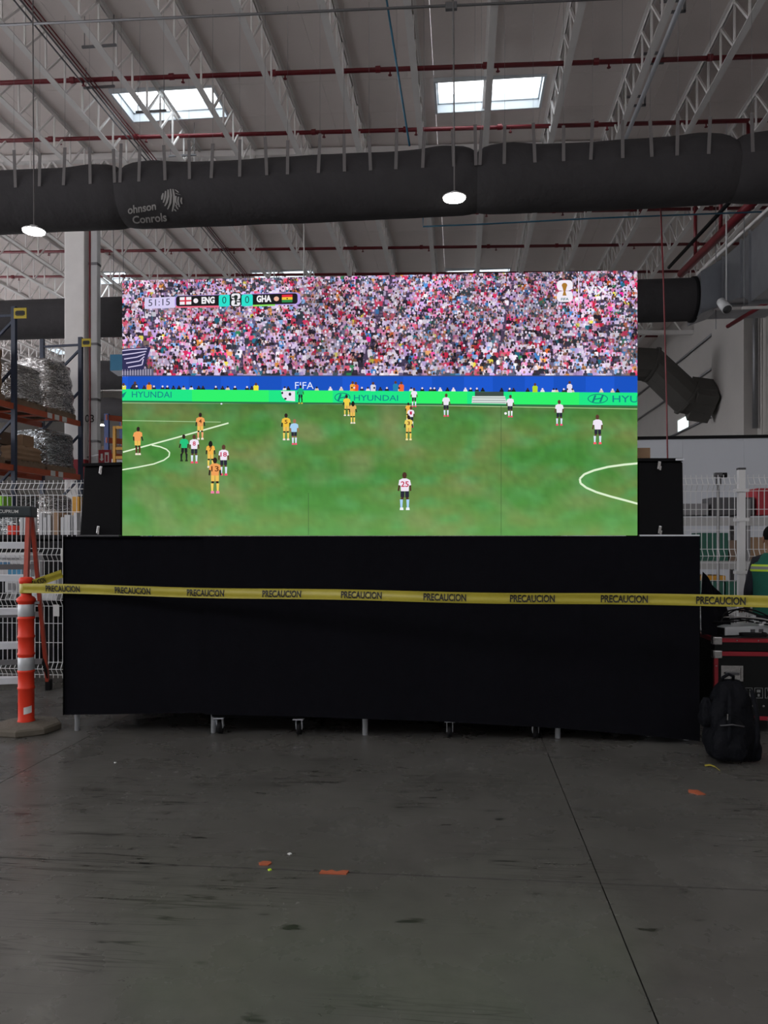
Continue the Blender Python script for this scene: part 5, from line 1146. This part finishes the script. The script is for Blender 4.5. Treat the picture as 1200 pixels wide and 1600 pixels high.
# processor box and cables on the case
FM = Matrix.Translation(Vector((fx0, fy0, 0))) @ Matrix.Rotation(crz, 4, 'Z')
o = FM @ Vector((0.0, 0, 0))
t = thing('video_processor', 'grey metal equipment box lying on the red-edged case', 'equipment box', tuple(FM @ Vector((0.30, 0.35, z1_))), crz+0.35)
MB().cbox((0, 0, 0.035), (0.44, 0.26, 0.066), 0.005).build('chassis', M_refl, t, local=True)
MB().bb(-0.225, -0.219, -0.12, 0.12, 0.006, 0.062).build('end_plate', M_dark, t, local=True)
for x in (0.04, 0.12): MB().bb(x-0.02, x+0.02, -0.136, -0.130, 0.02, 0.045).build('socket', M_dgrey, t, local=True)
for i in range(7):
    ph = i*1.3; pts = []
    for k in range(14):
        s = k/13; x = 0.10+0.46*s+0.04*math.sin(ph+s*6); y = 0.32+0.12*math.sin(ph*2+s*4); z = z1_+0.075+0.012*i*0.6+(0.08+0.03*math.sin(ph))*math.sin(s*math.pi)*abs(math.sin(ph*1.7+0.4))
        pts.append(FM @ Vector((x, y, z)))
    tag(MB().tube(pts, 0.006, 6).build('cable', M_dark if i != 3 else M_printg, None, True), ['black cable looped highest over the grey equipment box', 'black cable trailing across the grey equipment box', 'black cable bunched at the back of the grey equipment box', 'pale grey cable on the grey equipment box', 'black cable arching low over the grey equipment box', 'black cable lying on top of the cable bunch', 'black cable nearest the person on the equipment box'][i], 'cable', 'cables on the flight case')
for i in range(5):
    c = FM @ Vector((0.44+0.035*(i % 3), 0.22+0.03*i, z1_+0.085+0.012*(i % 2))); b = MB(); b.cbox(c, (0.035, 0.018, 0.016), 0.003, Matrix.Rotation(i*0.9, 3, 'Z')); tag(b.build('plug', M_wbox), 'small white cable plug on the equipment box', 'plug', 'white cable plugs on the equipment box')
c = FM @ Vector((0.33, 0.10, z1_)); pts = [c+Vector((0.10*math.cos(k*0.5), 0.05*math.sin(k*0.5), 0.008+0.0006*k)) for k in range(40)]; tag(MB().tube(pts, 0.007, 6).build('coiled_cable', M_dark, None, True), 'black coiled cable lying in front of the grey box on the case', 'cable')

# backpack leaning against the case
bk = Pz(1140, 1190); 
t = thing('backpack', 'black backpack slumped on the floor before the red-edged case', 'backpack', tuple(bk))
KB = 5.2/1200
def sack(b, cx, cy, z0, w_, d_, h_, seed, lean=0.0, nn=9):
    bm = bmesh.new(); bmesh.ops.create_cube(bm, size=1); bmesh.ops.subdivide_edges(bm, edges=bm.edges[:], cuts=nn, use_grid_fill=True)
    for q in bm.verts:
        p = q.co.copy()*2; h = (p.z+1)/2; s = 1/max(1e-3, (abs(p.x)**4+abs(p.y)**4+abs(p.z)**4)**0.25); p = p*s
        h = (p.z+1)/2; prof = 1.02-0.10*h-0.42*h*h
        nzv = 0.16*noise.noise(Vector((p.x*2+seed, p.y*2, p.z*2.5)))+0.07*noise.noise(Vector((p.x*6+seed, p.y*6, p.z*6)))
        q.co = Vector((cx+p.x*w_/2*(prof+nzv)+lean*h, cy+p.y*d_/2*(prof+nzv), z0+h*h_))
    b.add([q.co for q in bm.verts], [tuple(x.index for x in f.verts) for f in bm.faces]); bm.free(); return b
sack(MB(), 0.01, 0.06, 0.0, 0.33, 0.26, 0.55, 1.0, 0.02).build('main_compartment', M_bag, t, True, local=True)
sack(MB(), -0.03, -0.07, 0.03, 0.25, 0.13, 0.29, 5.0, 0.01).build('front_pocket', M_bag, t, True, local=True)
sack(MB(), 0.15, 0.02, 0.01, 0.11, 0.15, 0.24, 8.0).build('side_pocket', M_bag, t, True, local=True)
sack(MB(), -0.13, 0.07, 0.22, 0.10, 0.12, 0.20, 3.0).build('side_flap', M_bag, t, True, local=True)
MB().tube([(0.04, 0.06, 0.53), (0.035, 0.03, 0.575), (0.0, 0.02, 0.59), (-0.03, 0.04, 0.565), (-0.03, 0.06, 0.53)], 0.011, 8).build('grab_handle', M_bag, t, True, local=True)
for s in (-1, 1): MB().tube([(0.07*s+0.05, -0.07, 0.50), (0.085*s+0.05, -0.115, 0.36), (0.09*s+0.05, -0.12, 0.20), (0.08*s+0.05, -0.09, 0.06)], 0.016, 8).build('shoulder_strap', M_bag, t, True, local=True)
MB().tube([(-0.10, -0.12, 0.27), (-0.03, -0.148, 0.285), (0.05, -0.13, 0.27)], 0.005, 6).build('zip', M_dgrey, t, True, local=True)
MB().box((-0.055, -0.125, 0.33), (0.006, 0.004, 0.04)).build('zip_pull', M_chrome, t, local=True)

# scraps on the floor
def scrap(name, label, px, py, pts, mat, h=0.004, crumple=0.006):
    c = Pz(px, py); b = MB(); n = len(pts)
    top = [(c.x+x, c.y+y, h+crumple*abs(noise.noise(Vector((x*40, y*40, px))))) for x, y in pts]; bot = [(x, y, 0.0005) for x, y, z in top]
    b.add(top+bot, [tuple(range(n)), tuple(reversed(range(n, 2*n)))]+[(i, n+i, n+(i+1) % n, (i+1) % n) for i in range(n)]); return tag(b.build(name, mat), label, 'litter')
scrap('paper_scrap', 'orange paper scrap on the floor below the backpack', 1088, 1239, [(-0.045, 0.0), (-0.035, 0.04), (0.02, 0.045), (0.045, -0.03), (0.0, -0.04), (-0.02, -0.015)], M_oscrap)
scrap('paper_scrap', 'small round orange scrap left of the torn orange strip', 414, 1350, [(-0.03, 0.0), (-0.015, 0.022), (0.02, 0.024), (0.03, 0.005), (0.02, -0.018), (-0.02, -0.02)], M_oscrap)
scrap('paper_scrap', 'torn orange strip lying on the floor joint', 522, 1364, [(-0.065, -0.018), (-0.06, 0.02), (-0.035, 0.008), (-0.015, 0.024), (0.01, 0.006), (0.035, 0.024), (0.065, 0.02), (0.058, -0.016)], M_oscrap)
scrap('white_scrap', 'tiny white crumb on the floor above the orange strip', 452, 1335, [(-0.01, 0), (0, 0.01), (0.012, 0.004), (0.004, -0.01)], M_printw)
scrap('white_scrap', 'tiny white crumb on the far left floor', 180, 1192, [(-0.008, 0), (0, 0.012), (0.01, 0.004), (0.004, -0.01)], M_printw)
scrap('green_scrap', 'tiny green crumb beside the small orange scrap', 421, 1360, [(-0.008, 0), (0, 0.008), (0.01, 0.002), (0.002, -0.008)], M_hivis)
pts = [Pz(1101, 1198)+Vector((0, 0, 0.006)), Pz(1109, 1198)+Vector((0, 0, 0.010)), Pz(1117, 1201)+Vector((0, 0, 0.012)), Pz(1125, 1206)+Vector((0, 0, 0.006))]
b = MB(); b.grid(lambda i, j: (pts[min(2, int(i*3))].lerp(pts[min(2, int(i*3))+1], i*3-min(2, int(i*3))))+Vector((0, (j-0.5)*0.022, 0.004*j)), 9, 1); o = b.build('tape_scrap', M_tape); tag(o, 'curled yellow tape scrap on the floor beside the backpack', 'litter')

# ================================================================== PERSON
def person():
    base = c2b((1214-CX)/FPX*6.68, 6.68, 0); rzp = PSI-0.20      # back to the viewer, turned a little
    t = thing('person', 'person in a green safety vest standing behind the red-edged case', 'person', tuple(base), rzp)
    V = []; E = []; Rr = []
    def add(p, r, par=None):
        V.append(p); Rr.append(r)
        if par is not None: E.append((par, len(V)-1))
        return len(V)-1
    H = 1.64
    pel = add((0, 0, 0.86), (0.155, 0.115)); wst = add((0, 0.0, 1.02), (0.145, 0.105), pel); ch = add((0, 0.02, 1.20), (0.160, 0.115), wst); shd = add((0, 0.03, 1.32), (0.115, 0.085), ch)
    nk = add((0, 0.05, 1.40), (0.055, 0.055), shd); h1 = add((0, 0.07, 1.47), (0.070, 0.080), nk); h2 = add((0, 0.085, 1.545), (0.078, 0.095), h1); h3 = add((0, 0.085, 1.60), (0.062, 0.075), h2)
    for s in (-1, 1):
        s1 = add((s*0.155, 0.03, 1.315), (0.062, 0.062), shd); el = add((s*0.225, 0.02, 1.06), (0.046, 0.046), s1); wr_ = add((s*0.19, 0.22, 0.90), (0.032, 0.030), el); pa = add((s*0.175, 0.29, 0.875), (0.036, 0.020), wr_)
        for k, (dx, l) in enumerate(((-0.030, 0.070), (-0.010, 0.082), (0.011, 0.078), (0.030, 0.060))):
            f1 = add((s*0.175+dx, 0.335, 0.872), (0.010, 0.010), pa); add((s*0.175+dx*1.15, 0.335+l*0.6, 0.862), (0.009, 0.009), f1); add((s*0.175+dx*1.15, 0.335+l, 0.838), (0.008, 0.008), len(V)-1)
        th_ = add((s*0.175-s*0.045, 0.30, 0.868), (0.011, 0.011), pa); add((s*0.175-s*0.065, 0.335, 0.856), (0.009, 0.009), th_)
        hp = add((s*0.09, 0, 0.80), (0.095, 0.10), pel); kn = add((s*0.105, 0.02, 0.46), (0.062, 0.065), hp); an = add((s*0.11, -0.01, 0.10), (0.042, 0.048), kn); he = add((s*0.11, 0.02, 0.045), (0.042, 0.040), an); add((s*0.12, 0.15, 0.035), (0.042, 0.032), he)
    me = bpy.data.meshes.new('body_skeleton'); me.from_pydata(V, E, []); ob = bpy.data.objects.new('body_skeleton', me); COL.objects.link(ob)
    sk = ob.modifiers.new('skin', 'SKIN'); sk.use_smooth_shade = True
    for i, d in enumerate(me.skin_vertices[0].data): d.radius = Rr[i]; d.use_root = (i == 0)
    sb = ob.modifiers.new('subd', 'SUBSURF'); sb.levels = 2; sb.render_levels = 2
    bpy.context.view_layer.update(); dg = bpy.context.evaluated_depsgraph_get(); bm_ = bpy.data.meshes.new_from_object(ob.evaluated_get(dg)); bm_.name = 'body'
    bpy.data.objects.remove(ob)
    body = bpy.data.objects.new('body', bm_); COL.objects.link(body); body.parent = t; WM[body.name] = frame_of(t); ALLCH.setdefault(t.name, []).append(body)
    bm_.materials.clear()
    for m_ in (M_skin, M_shirt, M_dark): bm_.materials.append(m_)
    for p in bm_.polygons:
        c = p.center; mi = 1
        if c.z > 1.385: mi = 0
        elif c.y > 0.235 and c.z > 0.7: mi = 0
        elif c.z < 0.085: mi = 2
        p.material_index = mi; p.use_smooth = True
    # vest: shell round the torso
    def tor(z):
        if z < 1.02: k = (z-0.84)/0.18; return (0.195, 0.145, 0.0)
        k = min(1, (z-1.02)/0.2); a = 0.195+0.022*k; 
        if z > 1.24: q = (z-1.24)/0.15; a = a-0.115*q*q
        return (a, 0.140 - (0.055*((z-1.24)/0.15)**2 if z > 1.24 else 0), 0.02*k)
    def vest(za, zb, grow, tilt=0.0):
        b = MB()
        def fn(i, j):
            z = za+(zb-za)*j; a, d_, oy = tor(z); an = i*2*math.pi
            return (math.cos(an)*(a+grow), oy+math.sin(an)*(d_+grow), z+tilt*math.sin(an))
        b.grid(fn, 40, max(1, int((zb-za)/0.03))); return b
    vo = vest(0.86, 1.395, 0.0).build('vest', M_vest, t, True, local=True)
    for za in (1.235, 0.955):
        vest(za, za+0.018, 0.004).build('lime_stripe', M_hivis, vo, True, local=True); vest(za+0.018, za+0.043, 0.003).build('grey_stripe', M_greyt, vo, True, local=True); vest(za+0.043, za+0.061, 0.004).build('lime_stripe', M_hivis, vo, True, local=True)
    # hair cap, ears, face
    b = MB()
    def hr(i, j):
        an = i*2*math.pi; ph = j*math.pi*0.62; r = 1.0+0.03*noise.noise(Vector((math.cos(an)*3, math.sin(an)*3, ph*3)))
        zz = math.cos(ph); face = max(0, math.sin(an))*0.5*max(0, 1-zz)
        return (math.cos(an)*math.sin(ph)*0.088*r, 0.082+math.sin(an)*math.sin(ph)*0.104*r, 1.545+zz*0.098*r+face*0.09)
    b.grid(hr, 28, 16); b.build('hair', M_hair, t, True, local=True)
    for s in (-1, 1): MB().lathe([(0.004, -0.03), (0.011, -0.02), (0.014, 0.005), (0.011, 0.025), (0.003, 0.032)], (s*0.085, 0.085, 1.51), 8).build('ear', M_skin, t, True, local=True)
    MB().add([(0, 0.172, 1.545), (-0.014, 0.170, 1.50), (0.014, 0.170, 1.50), (0, 0.195, 1.505)], [(0, 1, 3), (0, 3, 2), (1, 2, 3)]).build('nose', M_skin, t, True, local=True)
    for s in (-1, 1): MB().lathe([(0.003, -0.007), (0.010, -0.003), (0.010, 0.003), (0.003, 0.007)], (s*0.032, 0.163, 1.54), 8).build('eye', M_hair, t, True, local=True)
    MB().cbox((0, 0.163, 1.47), (0.045, 0.012, 0.010), 0.003).build('mouth', M_skin, t, local=True)
    return t
person()
